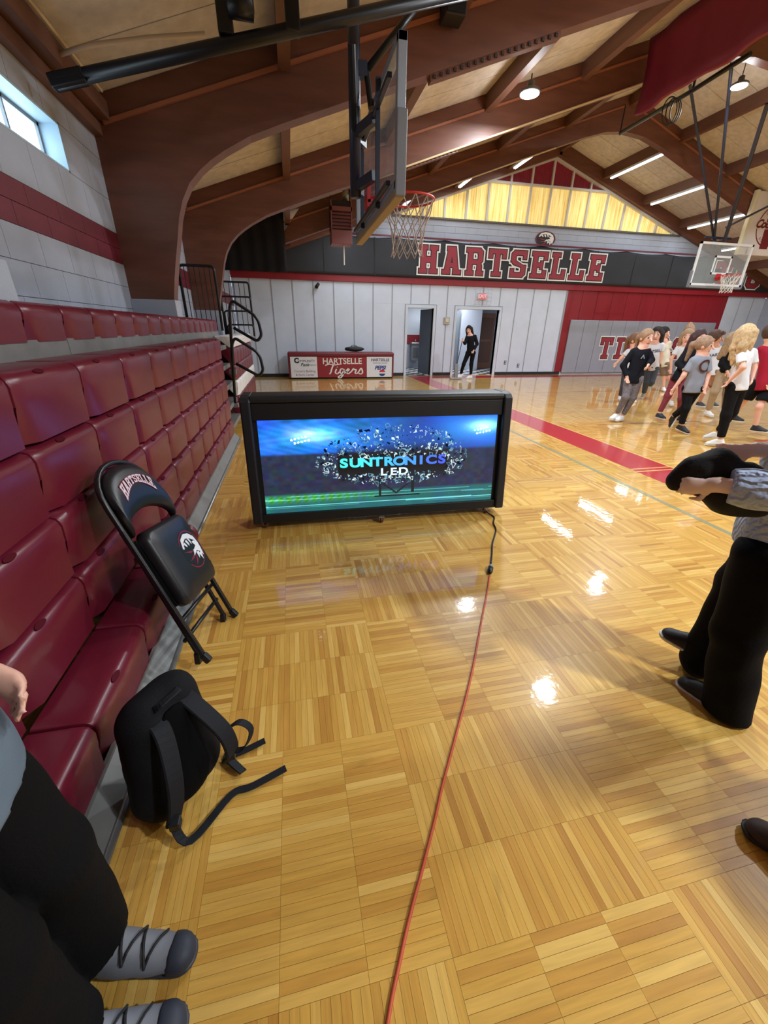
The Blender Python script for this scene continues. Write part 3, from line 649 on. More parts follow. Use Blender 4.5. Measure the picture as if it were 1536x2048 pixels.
# round emblem
def emblem(parent, fn, rx, rz, mats, ring=None):
    # fn(u,v,d); mats: black, white, maroon ; tiger-head disc in flat pieces
    E = lambda cx, cy, a, b, n=28, r=0: [(cx+a*math.cos(t)*math.cos(r)-b*math.sin(t)*math.sin(r), cy+a*math.cos(t)*math.sin(r)+b*math.sin(t)*math.cos(r)) for t in [2*math.pi*k/n for k in range(n)]]
    S_ = lambda pts: [(x*rx, y*rz) for x, y in pts]
    mb = MB(); mb.prism(S_(E(0, 0, 1, 1, 36)), fn, 0, .002, 2); mb.prism(S_(E(0, 0, .94, .94, 36)), fn, 0, .0024, 0)
    white = [[(-.75, .25), (-.55, .68), (-.1, .86), (.35, .78), (.7, .5), (.82, .1), (.62, .28), (.3, .5), (-.1, .62), (-.45, .5), (-.62, .2)],
             [(.82, .12), (.8, -.25), (.62, -.1), (.45, .05), (.3, .3), (.55, .3)], [(.8, -.2), (.72, -.62), (.52, -.3), (.1, -.1), (.45, .05)],
             [(.66, -.35), (.5, -.78), (.36, -.4)], [(.48, -.3), (.2, -.62), (.2, -.25)], [(.3, -.2), (-.12, -.36), (.08, -.05)],
             [(-.5, .42), (-.3, .2), (-.24, .3), (-.36, .5)], [(-.22, .5), (-.06, .2), (.02, .3), (-.06, .55)], [(.06, .55), (.2, .2), (.26, .32), (.2, .55)]]
    for k, p in enumerate(white): mb.prism(S_(p), fn, .001, .0030+k*1e-5, 1)
    for k, p in enumerate([[(-.8, .1), (-.2, -.05), (.1, -.1), (-.3, -.14)], [(-.7, -.45), (-.1, -.25), (.1, -.12), (-.2, -.42)], [(-.35, -.8), (-.05, -.45), (.12, -.3), (.0, -.62)], [(.36, .5), (.5, .36), (.66, .2), (.58, .42)]]): mb.prism(S_(p), fn, .001, .0028+k*1e-5, 2)
    o = mb.build('emblem', mats); return o
EM = [M_letblack, M_letwhite, M_letred]
e = empty('wall_emblem', 'small oval tiger emblem on the white wall above the banner', 'emblem', (8.46, YF, 4.25))
keep(MB().lathe([(.36, 0), (.36, .02)], 32, (0, 0, 0), 'y').build('backing_board', M_letblack), e)
e.children[0].matrix_parent_inverse = Matrix.Identity(4); e.children[0].scale = (1, -1, .6)
keep(emblem(e, lambda u, v, d: (8.46+u, YF-.022-d*2, 4.25+v), .36, .215, EM), e)
# grey wall pads with lettering
wp = empty('wall_pad', 'grey padded wall mat with maroon slab lettering behind the players', 'wall pad', (13.2, YF, 0))
M_pad = mat('grey_vinyl_pad', (146, 150, 162), .4, noise=.03, nscale=3)
x = 9.96
while x < 16.4:
    keep(MB().box((x+.003, YF-.06, .06), (x+.583, YF, 1.88)).build('pad_panel', M_pad, bevel=.02, seg=3), wp); x += .588
tmp2 = empty('tmp', '', ''); varsity('TIGERS', 11.40, 15.15, .57, 1.30, wallfn(YF-.061), LM, tmp2, gap=3.4)
for c in list(tmp2.children): c.parent = None; keep(c, wp)
bpy.data.objects.remove(tmp); bpy.data.objects.remove(tmp2)
# exit sign in a wire cage
e = empty('exit_sign', 'red lit exit sign in a wire cage over the double doorway', 'sign', (6.42, YF, 2.52))
keep(MB().box((6.26, YF-.07, 2.43), (6.58, YF, 2.62)).build('housing', mat('exit_housing', (214, 210, 208), .5), bevel=.006), e)
keep(MB().box((6.275, YF-.076, 2.442), (6.565, YF-.069, 2.608)).build('face', glow('exit_face', (255, 120, 128), 1.0)), e)
t_ = flat_text('EXIT', .15, lambda u, v, d: (6.42+u, YF-.079-d, 2.525+v), 'exit_lettering', glow('exit_letters', (255, 226, 224), 1.3), None, bold=.002); keep(t_, e)
cg = MB()
for k in range(5): cg.tube([(6.14+.145*k, YF-.13, 2.27), (6.14+.145*k, YF-.13, 2.73)], .004, 5)
for k in range(5): cg.tube([(6.14, YF-.13, 2.27+.115*k), (6.72, YF-.13, 2.27+.115*k)], .004, 5)
for x in (6.14, 6.72):
    for z in (2.27, 2.73): cg.tube([(x, YF-.13, z), (x, YF, z)], .004, 5)
keep(cg.build('wire_cage', mat('cage_wire', (170, 174, 182), .4, metal=.5)), e)
# thermostat box, outlets, camera
e = empty('wall_control', 'small beige wall control box between the doorways', 'control box', (5.2, YF, 1.78)); p = aty(893, 641, YF)
e.location = p; keep(MB().box((p[0]-.1, YF-.06, p[2]-.12), (p[0]+.1, YF, p[2]+.1)).build('housing', mat('beige_box', (170, 164, 148), .5), bevel=.01), e); keep(MB().box((p[0]-.05, YF-.075, p[2]-.05), (p[0]+.05, YF-.06, p[2]+.06)).build('cover', mat('beige_cover', (206, 200, 186), .4), bevel=.006), e)
for (px, py), lab in (((1010, 725), 'dark outlet plate just right of the double doorway'), ((1036, 731), 'dark outlet plate lower and further right of the doorway')):
    p = aty(px, py, YF); e = empty('wall_outlet', lab, 'outlet', p, 'wall outlets'); keep(MB().box((p[0]-.04, YF-.015, p[2]-.065), (p[0]+.04, YF, p[2]+.065)).build('plate', mat('outlet_dark', (54, 58, 66), .4), bevel=.004), e)
    for dz in (-.028, .028): keep(MB().box((p[0]-.018, YF-.018, p[2]+dz-.016), (p[0]+.018, YF-.014, p[2]+dz+.016)).build('socket', M_letwhite), e)
p = aty(635, 571, YF); e = empty('security_camera', 'small black security camera high on the white wall', 'camera', p)
keep(MB().lathe([(.07, 0), (.07, -.02), (.03, -.03), (.03, -.08)], 16, (p[0], YF, p[2]), 'y').build('mount', M_letwhite), e)
keep(MB().tube([(p[0]+.02, YF-.07, p[2]+.03), (p[0]-.05, YF-.2, p[2]-.06)], .05, 14).build('camera_body', M_black), e); keep(MB().tube([(p[0]-.05, YF-.2, p[2]-.06), (p[0]-.055, YF-.21, p[2]-.066)], .035, 12).build('lens', M_letblack), e)
# drinking fountain in the hallway
p = aty(827, 700, HY); e = empty('drinking_fountain', 'grey wall drinking fountain seen through the narrow doorway', 'fountain', (p[0], HY, 0))
keep(MB().box((p[0]-.16, HY-.3, .3), (p[0]+.16, HY-.012, .92)).build('cabinet', M_steel, bevel=.02), e); keep(MB().box((p[0]-.2, HY-.36, .92), (p[0]+.2, HY-.012, 1.0)).build('basin', M_steel, bevel=.02), e); keep(MB().tube([(p[0], HY-.2, 1.0), (p[0], HY-.2, 1.06), (p[0], HY-.25, 1.09)], .014, 8).build('spout', M_steel), e)
keep(MB().box((p[0]-.12, HY-.305, .4), (p[0]+.12, HY-.3, .8)).build('grille', mat('fountain_grille', (96, 98, 104), .5)), e)
SY, SS, SXO, SZO = 11.48, .81, 12.86, 3.60   # panel fixed to the face of the farthest arch
# soft-drink scoreboard panel
e = empty('scoreboard_sign', 'tall white advertising panel with a red cola emblem, high at the right', 'sign', (13.6, 11.18, 3.6))
keep(MB().box((12.8600, SY-.34, 3.6000), (14.4962, SY-.25, 5.0985)).build('cabinet', mat('sign_white', (214, 208, 206), .5), bevel=.03), e)
keep(MB().box((12.8438, SY-.36, 3.5919), (12.9329, SY-.25, 5.1066)).build('edge_trim', mat('sign_edge', (216, 206, 172), .5), bevel=.01), e)
M_cola = mat('cola_maroon', (112, 26, 34), .5); fn = wallfn(SY-.342)
mb = MB(); c = (13.7267, 4.3128)
for a, b_, mi, dd in ((.5, .5, 0, 0), (.47, .47, 1, 4e-4)): mb.prism([(c[0]+a*math.cos(t), c[1]+b_*math.sin(t)) for t in [2*math.pi*k/40 for k in range(40)]], fn, 0, .002+dd, mi)
mb.prism([(13.5647, 3.7620), (13.8482, 3.7620), (13.8806, 4.0860), (13.9292, 4.4910), (13.8320, 4.6530), (13.8320, 4.8555), (13.6052, 4.8555), (13.6052, 4.6530), (13.5080, 4.4910), (13.5404, 4.0860)], fn, 0, .003, 0)
keep(mb.build('cola_badge', [M_cola, mat('sign_white2', (206, 196, 196), .5)]), e)
t_ = flat_text('Coca-Cola', .27, lambda u, v, d: (13.7510+u, SY-.347-d, 4.3452+v), 'cola_lettering', M_cola, None, shear=.35, bold=.012); keep(t_, e)
t2_ = flat_text('Coca-Cola', .27, lambda u, v, d: (13.7510+u, SY-.346-d, 4.3452+v), 'cola_lettering', mat('sign_white2', (206, 196, 196)), None, shear=.35, bold=.03); keep(t2_, e)
for w_, ang0, r_ in (('DRINK', 2.35, .5), ('BOTTLES', 4.0, -.5)):
    for k, ch in enumerate(w_):
        a = ang0-.17*k if r_ > 0 else ang0+.2*k; rr = .405
        cx, cz = c[0]+rr*math.cos(a), c[1]+rr*math.sin(a); rot = a-math.pi/2 if r_ > 0 else a+math.pi/2
        t_ = flat_text(ch, .09, lambda u, v, d: (cx+u*math.cos(rot)-v*math.sin(rot), SY-.346-d, cz+u*math.sin(rot)+v*math.cos(rot)), 'badge_letter', M_cola, None); keep(t_, e)
# ---- sponsor scorers table by the wall
e = empty('scorers_table', 'low maroon scorers table with sponsor panels against the end wall', 'table', (1.55, 13.5, 0))
Yt = 13.46; x0, x1 = -.14, 3.24
M_tmar = mat('table_maroon_vinyl', (104, 22, 34), .4)
keep(MB().box((x0, Yt, .03), (x0+.1, Yt+.5, .7)).build('end_panel', M_tmar, bevel=.03, seg=3), e); keep(MB().box((x1-.1, Yt, .03), (x1, Yt+.5, .7)).build('end_panel', M_tmar, bevel=.03, seg=3), e)
keep(MB().box((x0, Yt-.03, .66), (x1, Yt+.5, .80)).build('padded_top', M_tmar, bevel=.05, seg=4), e)
keep(MB().box((x0+.02, Yt+.1, 0), (x1-.02, Yt+.45, .05)).build('base', M_black), e)
M_sw = mat('sponsor_white', (214, 216, 222), .45); M_sr = mat('sponsor_red', (136, 24, 36), .45)
for a, b_, m_ in ((x0+.07, .75, M_sw), (.75, 2.34, M_sr), (2.34, x1-.07, M_sw)): keep(MB().box((a, Yt-.012, .05), (b_, Yt+.02, .665)).build('sponsor_panel', m_), e)
fx = lambda cx, cz, Y=Yt-.0125: (lambda u, v, d: (cx+u, Y-d, cz+v))
def put_text(s_, size, cx, cz, m_, **k): keep(flat_text(s_, size, fx(cx, cz), 'sponsor_lettering', m_, None, depth=.003, **k), e)
put_text('HARTSELLE', .25, 1.55, .53, M_letwhite, bold=.004)
put_text('OMMUNITY', .1, .42, .54, M_letblack); put_text('C', .2, .12, .55, M_letblack, bold=.012); put_text('Bank', .13, .36, .43, M_letblack, shear=.4, bold=.003); put_text('MEMBER FDIC', .04, .6, .42, M_letblack)
put_text("Corum's Building", .095, .36, .24, mat('text_plum', (130, 70, 86), .6)); put_text('& Farm Center', .095, .36, .13, MATS['text_plum'])
put_text('HARTSELLE', .12, 2.78, .57, mat('text_navy', (44, 52, 96), .6), bold=.003); put_text('SPORTING GOODS', .055, 2.78, .475, MATS['text_navy']); put_text('PEPSI', .16, 2.78, .33, mat('pepsi_blue', (24, 56, 140), .5), shear=.25, bold=.008)
mb = MB(); cx, cz, r_ = 2.85, .175, .105; cir = [(cx+r_*math.cos(t), cz+r_*math.sin(t)) for t in [2*math.pi*k/32 for k in range(32)]]
mb.prism(cir, wallfn(Yt-.012), 0, .003, 0)
top = [p for p in cir if p[1] > cz+.02]; bot = [p for p in cir if p[1] < cz-.02]
mb.prism(top, wallfn(Yt-.012), 0, .0036, 1); mb.prism(bot, wallfn(Yt-.012), 0, .0036, 2)
keep(mb.build('globe_mark', [M_letwhite, mat('pepsi_red', (190, 30, 44), .5), MATS['pepsi_blue']]), e)
# brush script word drawn as strokes
def strokes(paths, fn, wd, nm, m_, par, dep=.004):
    mb = MB()
    for q, path in enumerate(paths):
        P = [Vector(p) for p in path]; L_ = []; R_ = []
        # resample smoothly (Catmull-Rom)
        Q = []
        for i in range(len(P)-1):
            p0 = P[max(i-1, 0)]; p1 = P[i]; p2 = P[i+1]; p3 = P[min(i+2, len(P)-1)]
            for k in range(5):
                t = k/5; Q.append(.5*((2*p1)+(p2-p0)*t+(2*p0-5*p1+4*p2-p3)*t*t+(3*p1-p0-3*p2+p3)*t**3))
        Q.append(P[-1]); n = len(Q)
        for i, p in enumerate(Q):
            d = (Q[min(i+1, n-1)]-Q[max(i-1, 0)]).normalized(); nn = Vector((-d.y, d.x)); w_ = wd*(.55+.45*abs(d.y))
            L_.append(p+nn*w_/2); R_.append(p-nn*w_/2)
        vs = [fn(p.x, p.y, dep+q*1e-5) for p in L_]+[fn(p.x, p.y, dep+q*1e-5) for p in R_]
        mb.add(vs, [(i, i+1, n+i+1, n+i) for i in range(n-1)])
    o = mb.build(nm, m_); keep(o, par); return o
TG = [[(0, .9), (.3, 1.02), (.7, .95), (1.25, 1.05)], [(.62, .98), (.5, .6), (.4, .2), (.3, .02)], [(.85, .55), (.75, .2), (.9, .05), (1.05, .25)], [(.9, .75), (.92, .72)],
      [(1.4, .5), (1.2, .55), (1.1, .25), (1.25, .08), (1.45, .5), (1.35, 0), (1.15, -.35), (.95, -.3), (1.2, -.05), (1.55, .2)],
      [(1.55, .2), (1.8, .45), (1.72, .55), (1.6, .3), (1.72, .05), (2.0, .3)], [(2.0, .3), (2.15, .58), (2.2, .45), (2.35, .48), (2.28, .1), (2.45, .1), (2.6, .35)], [(2.6, .35), (2.75, .6), (2.85, .2), (2.72, .02), (2.55, .1)]]
strokes([[(x*.42, y*.30) for x, y in s_] for s_ in TG], lambda u, v, d: (1.0+u, Yt-.0125-d, .14+v), .045, 'script_lettering', M_letwhite, e)
# dark bag lying on the table
bg = empty('duffel_bag', 'small dark bag lying on the maroon scorers table', 'bag', (1.98, Yt+.2, .80)); keep(MB().lathe([(.01, -.32), (.05, -.28), (.075, -.1), (.085, .05), (.06, .22), (.01, .32)], 14, (1.98, Yt+.2, .888), 'x').build('bag_body', M_black, smooth=True), bg); keep(MB().tube(arc([(1.85, Yt+.2, .94), (1.9, Yt+.2, 1.0), (2.02, Yt+.2, 1.0), (2.06, Yt+.2, .94)], .03), .01, 6).build('bag_handle', M_black), bg)
# ---- unit heater
e = empty('unit_heater', 'maroon louvred unit heater hanging in front of the banner', 'heater', (1.3, 10.6, 3.2)); M_heat = mat('heater_pink', (124, 72, 74), .5); M_heatd = mat('heater_dark', (24, 20, 24), .6)
hx0, hx1, hz, hy = 1.05, 1.51, 3.2, 10.5
keep(MB().box((hx0, hy, hz), (hx1, hy+.42, hz+.26)).build('lower_casing', M_heat, bevel=.01), e); keep(MB().box((hx0, hy+.03, hz+.26), (hx1, hy+.42, hz+.79)).build('upper_casing', M_heatd, bevel=.006), e)
for x in (hx0, hx1-.02): keep(MB().box((x, hy, hz+.26), (x+.025, hy+.1, hz+.79)).build('side_frame', M_heat), e)
keep(MB().box((hx0, hy, hz+.60), (hx1+.01, hy+.06, hz+.68)).build('cross_frame', M_heat), e)
for k in range(5):
    z = hz+.29+.063*k; mb = MB(); mb.box((hx0+.03, 0, 0), (hx1-.02, .012, .045), M=Matrix.Translation((0, hy, z)) @ Matrix.Rotation(math.radians(-35), 4, 'X')); keep(mb.build('louvre', M_heat), e)
fxx = hx1-.09
keep(MB().tube([(fxx, hy+.25, hz+.79), (fxx, hy+.25, deck(fxx)-.02)], .08, 16).build('flue', M_steel, smooth=True), e)
for x in (hx0+.02, hx1-.02): keep(MB().tube([(x, hy+.2, hz+.79), (x, hy+.2, deck(x)-.01)], .008, 6).build('hanger_rod', M_blackmetal), e)
keep(MB().tube([(hx1-.17, hy+.2, hz), (hx1-.17, hy+.2, hz-.38)], .016, 8).build('drain_pipe', M_letwhite), e)
# black drape closing the corner above the far bleacher
dv = []; n = 26
for i in range(n+1):
    x = XL+.02+1.62*i/n
    for j in range(9): dv.append((x, 11.17+.03*math.sin(x*22)+.01*math.sin(j), 2.67+(deck(x)-.01-2.67)*j/8))
ob = MB().add(dv, [(i*9+j, (i+1)*9+j, (i+1)*9+j+1, i*9+j+1) for i in range(n) for j in range(8)]).build('black_drape', mat('drape_black', (14, 16, 26), .9), smooth=True); sd = ob.modifiers.new('thick', 'SOLIDIFY'); sd.thickness = .006
tag(ob, 'dark drape hanging in the corner above the far bleacher rails', 'curtain')
# ================================================================ GOALS
M_glass = mat('goal_glass', (210, 222, 226), .03); _g = M_glass.node_tree.nodes['Principled BSDF']; _g.inputs['Alpha'].default_value = .16
M_rim = mat('rim_orange', (196, 40, 40), .4); M_net = mat('net_cord', (226, 220, 214), .7); M_padg = mat('board_pad_grey', (122, 126, 134), .5); M_frame = mat('board_frame_grey', (150, 158, 168), .4, metal=.3)
def hoop(e, cx, cy, cz, ax, net_m):
    # ax: unit vector from board to rim centre
    r = .228; ring = [(cx+r*math.cos(t), cy+r*math.sin(t), cz) for t in [2*math.pi*k/36 for k in range(36)]]
    keep(MB().tube(ring, .009, 8, closed=True).build('rim', M_rim, smooth=True), e)
    b = (cx-ax[0]*.38, cy-ax[1]*.38); px, py = -ax[1], ax[0]
    mb = MB()
    for s_ in (-1, 1): mb.tube([(b[0]+px*s_*.06, b[1]+py*s_*.06, cz-.03), (cx-ax[0]*r*.8+px*s_*.13, cy-ax[1]*r*.8+py*s_*.13, cz-.005)], .012, 8)
    mb.bar((b[0]-ax[0]*.01, b[1]-ax[1]*.01, cz-.05), (b[0]+ax[0]*.16, b[1]+ax[1]*.16, cz-.02), .16, .02)
    mb.bar((b[0]-ax[0]*.0, b[1]-ax[1]*.0, cz-.09), (b[0]+ax[0]*.0, b[1]+ax[1]*.0, cz+.07), .16, .03, up=(ax[0], ax[1], 0))
    keep(mb.build('rim_bracket', M_rim), e)
    nt = MB(); n = 12; prof = [(r, 0), (.2, -.11), (.165, -.2), (.145, -.29), (.14, -.37), (.15, -.44)]
    for k in range(n):
        for sgn in (1, -1):
            pts = [(cx+q*math.cos(2*math.pi*(k+sgn*.5*i)/n), cy+q*math.sin(2*math.pi*(k+sgn*.5*i)/n), cz+z) for i, (q, z) in enumerate(prof)]
            nt.tube(pts, .0045, 5, cap=False)
    keep(nt.build('net', net_m, smooth=True), e)
# near side goal (board seen edge on, facing +X)
e = empty('basketball_goal', 'side basketball goal seen edge on, hanging from a dark mast', 'goal', (.7, 4.33, 2.4), 'hanging basketball goals')
X0, y0, y1, z0, z1 = .83, 3.40, 5.24, 2.40, 3.19
keep(MB().box((X0, y0+.04, z0+.04), (X0+.012, y1-.04, z1-.04)).build('glass_board', M_glass), e)
fr = MB()
for a, b_, c_, d_ in ((y0, y1, z0, z0+.05), (y0, y1, z1-.05, z1), (y0, y0+.05, z0, z1), (y1-.05, y1, z0, z1)): fr.box((X0-.03, a, c_), (X0+.03, b_, d_))
keep(fr.build('board_frame', M_frame, bevel=.004), e)
keep(MB().box((X0-.035, y0-.01, z0-.055), (X0+.04, y1+.01, z0)).build('bottom_pad', mat('pad_tan', (150, 132, 104), .6), bevel=.008), e); keep(MB().box((X0-.035, y0-.025, z0-.05), (X0+.04, y0, z0+.42)).build('corner_pad', M_padg, bevel=.008), e)
bk = MB()
for y in (3.95, 4.7): bk.bar((X0-.05, y, z0), (X0-.05, y, z1), .032, .032, up=(0, 1, 0))
for z in (2.45, 3.02): bk.bar((X0-.06, y0+.1, z), (X0-.06, y1-.1, z), .03, .03)
keep(bk.build('back_frame', M_bluemetal), e)
mx, my = .66, 4.33
keep(MB().tube([(mx, my, 2.55), (mx, my, deck(mx)-.03)], .048, 14).build('mast', M_bluemetal, smooth=True), e)
keep(MB().tube([(mx-.05, my-.22, 3.42), (mx, my, 2.95)], .03, 10).build('mast_brace', M_blackmetal), e)
for z in (2.62, 2.98):
    for s_ in (-1, 1): keep(MB().bar((mx, my, z), (X0-.05, my+s_*.25, z+.03), .05, .07).build('mast_arm', M_bluemetal), e)
S0, S1 = aty(733, 142, my), aty(850, -10, my)
keep(MB().bar((mx, my, float(S0[2])), tuple(S0), .08, .09).build('strut_bracket', M_bluemetal), e)
keep(MB().tube([tuple(S0), tuple(S1)], .028, 10).build('diagonal_strut', M_blackmetal, smooth=True), e)
keep(MB().tube([tuple(S0), (X0-.05, my-.1, 3.12)], .024, 10).build('lower_strut', M_blackmetal), e)
hoop(e, 1.14, 4.30, 2.56, (1, 0), mat('net_grey', (176, 160, 150), .7))
# overhead black pipe carrying the near goal
e = empty('overhead_pipe', 'long black overhead pipe from the left eave to the near goal', 'pipe', (-1.4, 4.15, 3.0)); a, b_ = aty(110, 165, 4.05), aty(690, 37, 4.05); d_ = (b_-a); pe = b_+d_*.55
keep(MB().tube([a, pe], .043, 14).build('pipe', M_blackmetal, smooth=True), e)
keep(MB().bar(a-d_*.012, a+d_*.1, .085, .08).build('end_clamp', M_blackmetal, bevel=.01), e)
for px, py, h_ in ((451, 50, .36), (585, 45, .1)):
    c_ = aty(px, py, 4.05); zt = deck(c_[0])-(.02 if h_ > .2 else .2)
    keep(MB().box((c_[0]-.05, c_[1]-.05, c_[2]-.06), (c_[0]+.05, c_[1]+.05, min(zt, c_[2]+.1))).build('pipe_clamp', M_blackmetal, bevel=.008), e)
    keep(MB().tube([(c_[0], c_[1], c_[2]), (c_[0], c_[1], deck(c_[0]))], .035, 10).build('drop_rod', M_blackmetal), e)
c_ = aty(480, 8, 4.0); wn1 = empty('winch', 'black winch drum by the overhead pipe at the top left', 'winch', c_); keep(MB().lathe([(.03, -.09), (.075, -.08), (.075, .08), (.03, .09)], 16, c_, 'x').build('drum', M_blackmetal, smooth=True), wn1); keep(MB().bar((c_[0], c_[1], c_[2]), (c_[0], c_[1], deck(c_[0])), .06, .04).build('hanger', M_blackmetal), wn1)
e = MB().tube([aty(115, 110, 4.3)*1, aty(180, 90, 4.3), aty(300, 75, 4.35), aty(410, 68, 4.3)], .016, 8).build('conduit', mat('cream_conduit', (190, 172, 148), .5), smooth=True); tag(e, 'cream conduit running above the long black pipe', 'conduit')
# speaker box on the front arch
p = aty(907, 14, 5.03); e = empty('speaker', 'small black speaker box on the front arch beam', 'speaker', p); keep(MB().box((p[0]-.1, 4.94, p[2]-.09), (p[0]+.1, 5.13, p[2]+.12)).build('cabinet', M_letblack, bevel=.01), e); keep(MB().box((p[0]-.085, 4.932, p[2]-.075), (p[0]+.085, 4.941, p[2]+.105)).build('grille', M_black), e)
# far hanging goal facing the viewer
e = empty('basketball_goal', 'clear glass basketball goal hanging at the right, in front of the banner', 'goal', (12.27, 11, 2.74), 'hanging basketball goals')
X0, X1, Z0, Z1, Yg = 11.35, 13.19, 2.76, 3.82, 11.0
keep(MB().box((X0, Yg, Z0), (X1, Yg+.012, Z1)).build('glass_board', M_glass), e)
fr = MB(); wln = mat('board_white', (226, 230, 232), .4)
for a, b_, c_, d_ in ((X0, X1, Z0, Z0+.055), (X0, X1, Z1-.055, Z1), (X0, X0+.055, Z0, Z1), (X1-.055, X1, Z0, Z1)): fr.box((a, Yg-.012, c_), (b_, Yg+.03, d_))
keep(fr.build('white_border', wln), e)
sqr = MB(); cx = (X0+X1)/2
for a, b_, c_, d_ in ((cx-.305, cx+.305, 3.05, 3.1), (cx-.305, cx+.305, 3.46, 3.51), (cx-.305, cx-.255, 3.05, 3.51), (cx+.255, cx+.305, 3.05, 3.51)): sqr.box((a, Yg-.006, c_), (b_, Yg-.001, d_))
keep(sqr.build('target_square', wln), e)
keep(MB().box((X0-.04, Yg-.03, Z0-.06), (X1+.04, Yg+.05, Z0)).box((X0-.045, Yg-.03, Z0-.06), (X0, Yg+.05, Z0+.36)).box((X1, Yg-.03, Z0-.06), (X1+.045, Yg+.05, Z0+.36)).build('edge_pad', M_padg, bevel=.012), e)
hoop(e, cx, Yg-.39, 3.0, (0, -1), M_net)
keep(MB().box((cx-.06, Yg+.03, 2.85), (cx+.06, Yg+.1, 3.2)).build('mount_plate', M_blackmetal), e)
ps = MB(); hub = (cx-.3, Yg+.2, 3.9)
for px, py, Y in ((1380, 170, 10.1), (1465, 112, 8.9), (1536, 205, 9.2)):
    p = aty(px, py, Y); t_ = p; ps.tube([hub if px < 1500 else (cx, Yg+.15, 3.75), (float(p[0]), float(p[1]), min(float(p[2]), deck(p[0])-.02))], .045 if px > 1500 else .03, 10)
ps.tube([hub, (cx-.3, Yg+.1, 3.7)], .05, 10); ps.tube([(cx-.1, Yg+.15, 4.2), (cx+1.1, Yg-.8, 5.0)], .026, 8)
ps.bar((hub[0]-.4, Yg+.15, 3.95), (hub[0]+.5, Yg+.15, 3.95), .05, .05)
keep(ps.build('suspension_pipes', M_bluemetal, smooth=False), e)
e = empty('overhead_pipe', 'dark goal pipe with coiled cable below the maroon curtain', 'pipe', aty(1240, 267, 10.9)); P1, P2, P3 = aty(1240, 267, 10.6), aty(1385, 181, 8.6), aty(1500, 108, 7.4)
keep(MB().tube([P1, P2, P3], .038, 10).build('pipe', M_blackmetal, smooth=True), e); keep(MB().tube([P1, (P1[0], P1[1], deck(P1[0])-.3)], .015, 8).build('drop_rod', M_blackmetal), e); keep(MB().tube([P2, (P2[0], P2[1], deck(P2[0])-.01)], .022, 8).build('drop_rod', M_blackmetal), e)
cb = MB(); P = aty(1355, 205, 8.8)
for k in range(3): cb.tube([(P[0]+(.12+.02*k)*math.cos(t)-.05*k, P[1]+.02*k, P[2]-.12+(.17+.02*k)*math.sin(t)) for t in [2*math.pi*q/18 for q in range(18)]], .011, 6, closed=True)
keep(cb.build('coiled_cable', M_blackmetal, smooth=True), e)
# maroon divider curtain under the roof
cv = []; n = 40; Xc = 6.25
for i in range(n+1):
    y = 2.2+(8.12-2.2)*i/n
    for j in range(7):
        t = j/6; cv.append((Xc+.03*math.sin(y*9)*(1-t*.5)+.05*math.sin(math.pi*t), y, 4.95+(deck(Xc)-.03-4.95)*t-.02*math.sin(y*5)*(1-t)))
ob = MB().add(cv, [(i*7+j, (i+1)*7+j, (i+1)*7+j+1, i*7+j+1) for i in range(n) for j in range(6)]).build('divider_curtain', mat('curtain_maroon', (116, 20, 46), .6), smooth=True); sd = ob.modifiers.new('thick', 'SOLIDIFY'); sd.thickness = .06
tag(ob, 'maroon divider curtain hanging under the roof at the upper right', 'curtain')
# ================================================================ LED SCREEN TABLE
M_lv = mat('black_vinyl', (27, 29, 35), .42, bump=.05, bscale=300, noise=.05, nscale=5); M_lk = mat('black_frame_metal', (17, 18, 22), .45)
lt = empty('led_scorers_table', 'black scorers table on casters with a glowing stadium screen', 'table', (.667, 2.985, 0)); lt.rotation_euler = (0, 0, math.radians(-1.3))
LEAN = .105
def lp(x, z, d=0.0):   # point on the leaning front plane, d = out towards the viewer
    return (x, LEAN*(z-.06)/.97-d, z)
def side(x0, x1):
    pr = [(0, .06), (0, .075), (LEAN-.004, 1.0), (LEAN+.012, 1.03), (LEAN+.04, 1.042), (.30, 1.042), (.32, 1.03), (.27, .06)]
    mb = MB(); mb.prism([(y-.035 if i < 3 else y-.02 if i == 3 else y, z) for i, (y, z) in enumerate(pr)], lambda u, v, d: (d, u, v), x0, x1)
    mb.build('side_panel', M_lv, lt, bevel=.016, seg=3)
side(-1.07, -.995); side(.995, 1.07)
def slab(nm, x0, x1, z0, z1, d0, d1, m, bev=.003, seg=2):
    vs = [lp(x, z, d) for d in (d0, d1) for x, z in ((x0, z0), (x1, z0), (x1, z1), (x0, z1))]
    return MB().add(vs, [(0, 1, 2, 3), (7, 6, 5, 4), (0, 4, 5, 1), (1, 5, 6, 2), (2, 6, 7, 3), (3, 7, 4, 0)]).build(nm, m, lt, bevel=bev, seg=seg)
slab('bottom_rail', -.995, .995, .062, .132, -.06, .012, M_lk); slab('front_fascia', -.995, .995, .866, .985, -.06, .012, M_lk)
slab('screen_surround', -.995, .995, .125, .87, -.06, -.012, M_lk, 0)
mb = MB(); n = 10; vs = []
for x in (-.995, .995):
    for k in range(n+1):
        a = math.pi*(-.5+k/n); vs.append((x, LEAN-.02-.0-.03*math.cos(a)+.03, 1.01+.03*math.sin(a)))
    vs += [(x, .31, 1.04), (x, .31, .98)]
q = n+3
mb.add(vs, [(i, i+1, q+i+1, q+i) for i in range(q-1)]+[(q-1, 0, q, 2*q-1), tuple(range(q-1, -1, -1)), tuple(range(q, 2*q))]); mb.build('padded_top', M_lv, lt, auto=50)
MB().box((-.995, .22, .07), (.995, .24, .98)).build('back_panel', M_lk, lt); MB().box((-.995, .02, .062), (.995, .25, .08)).build('floor_panel', M_lk, lt)
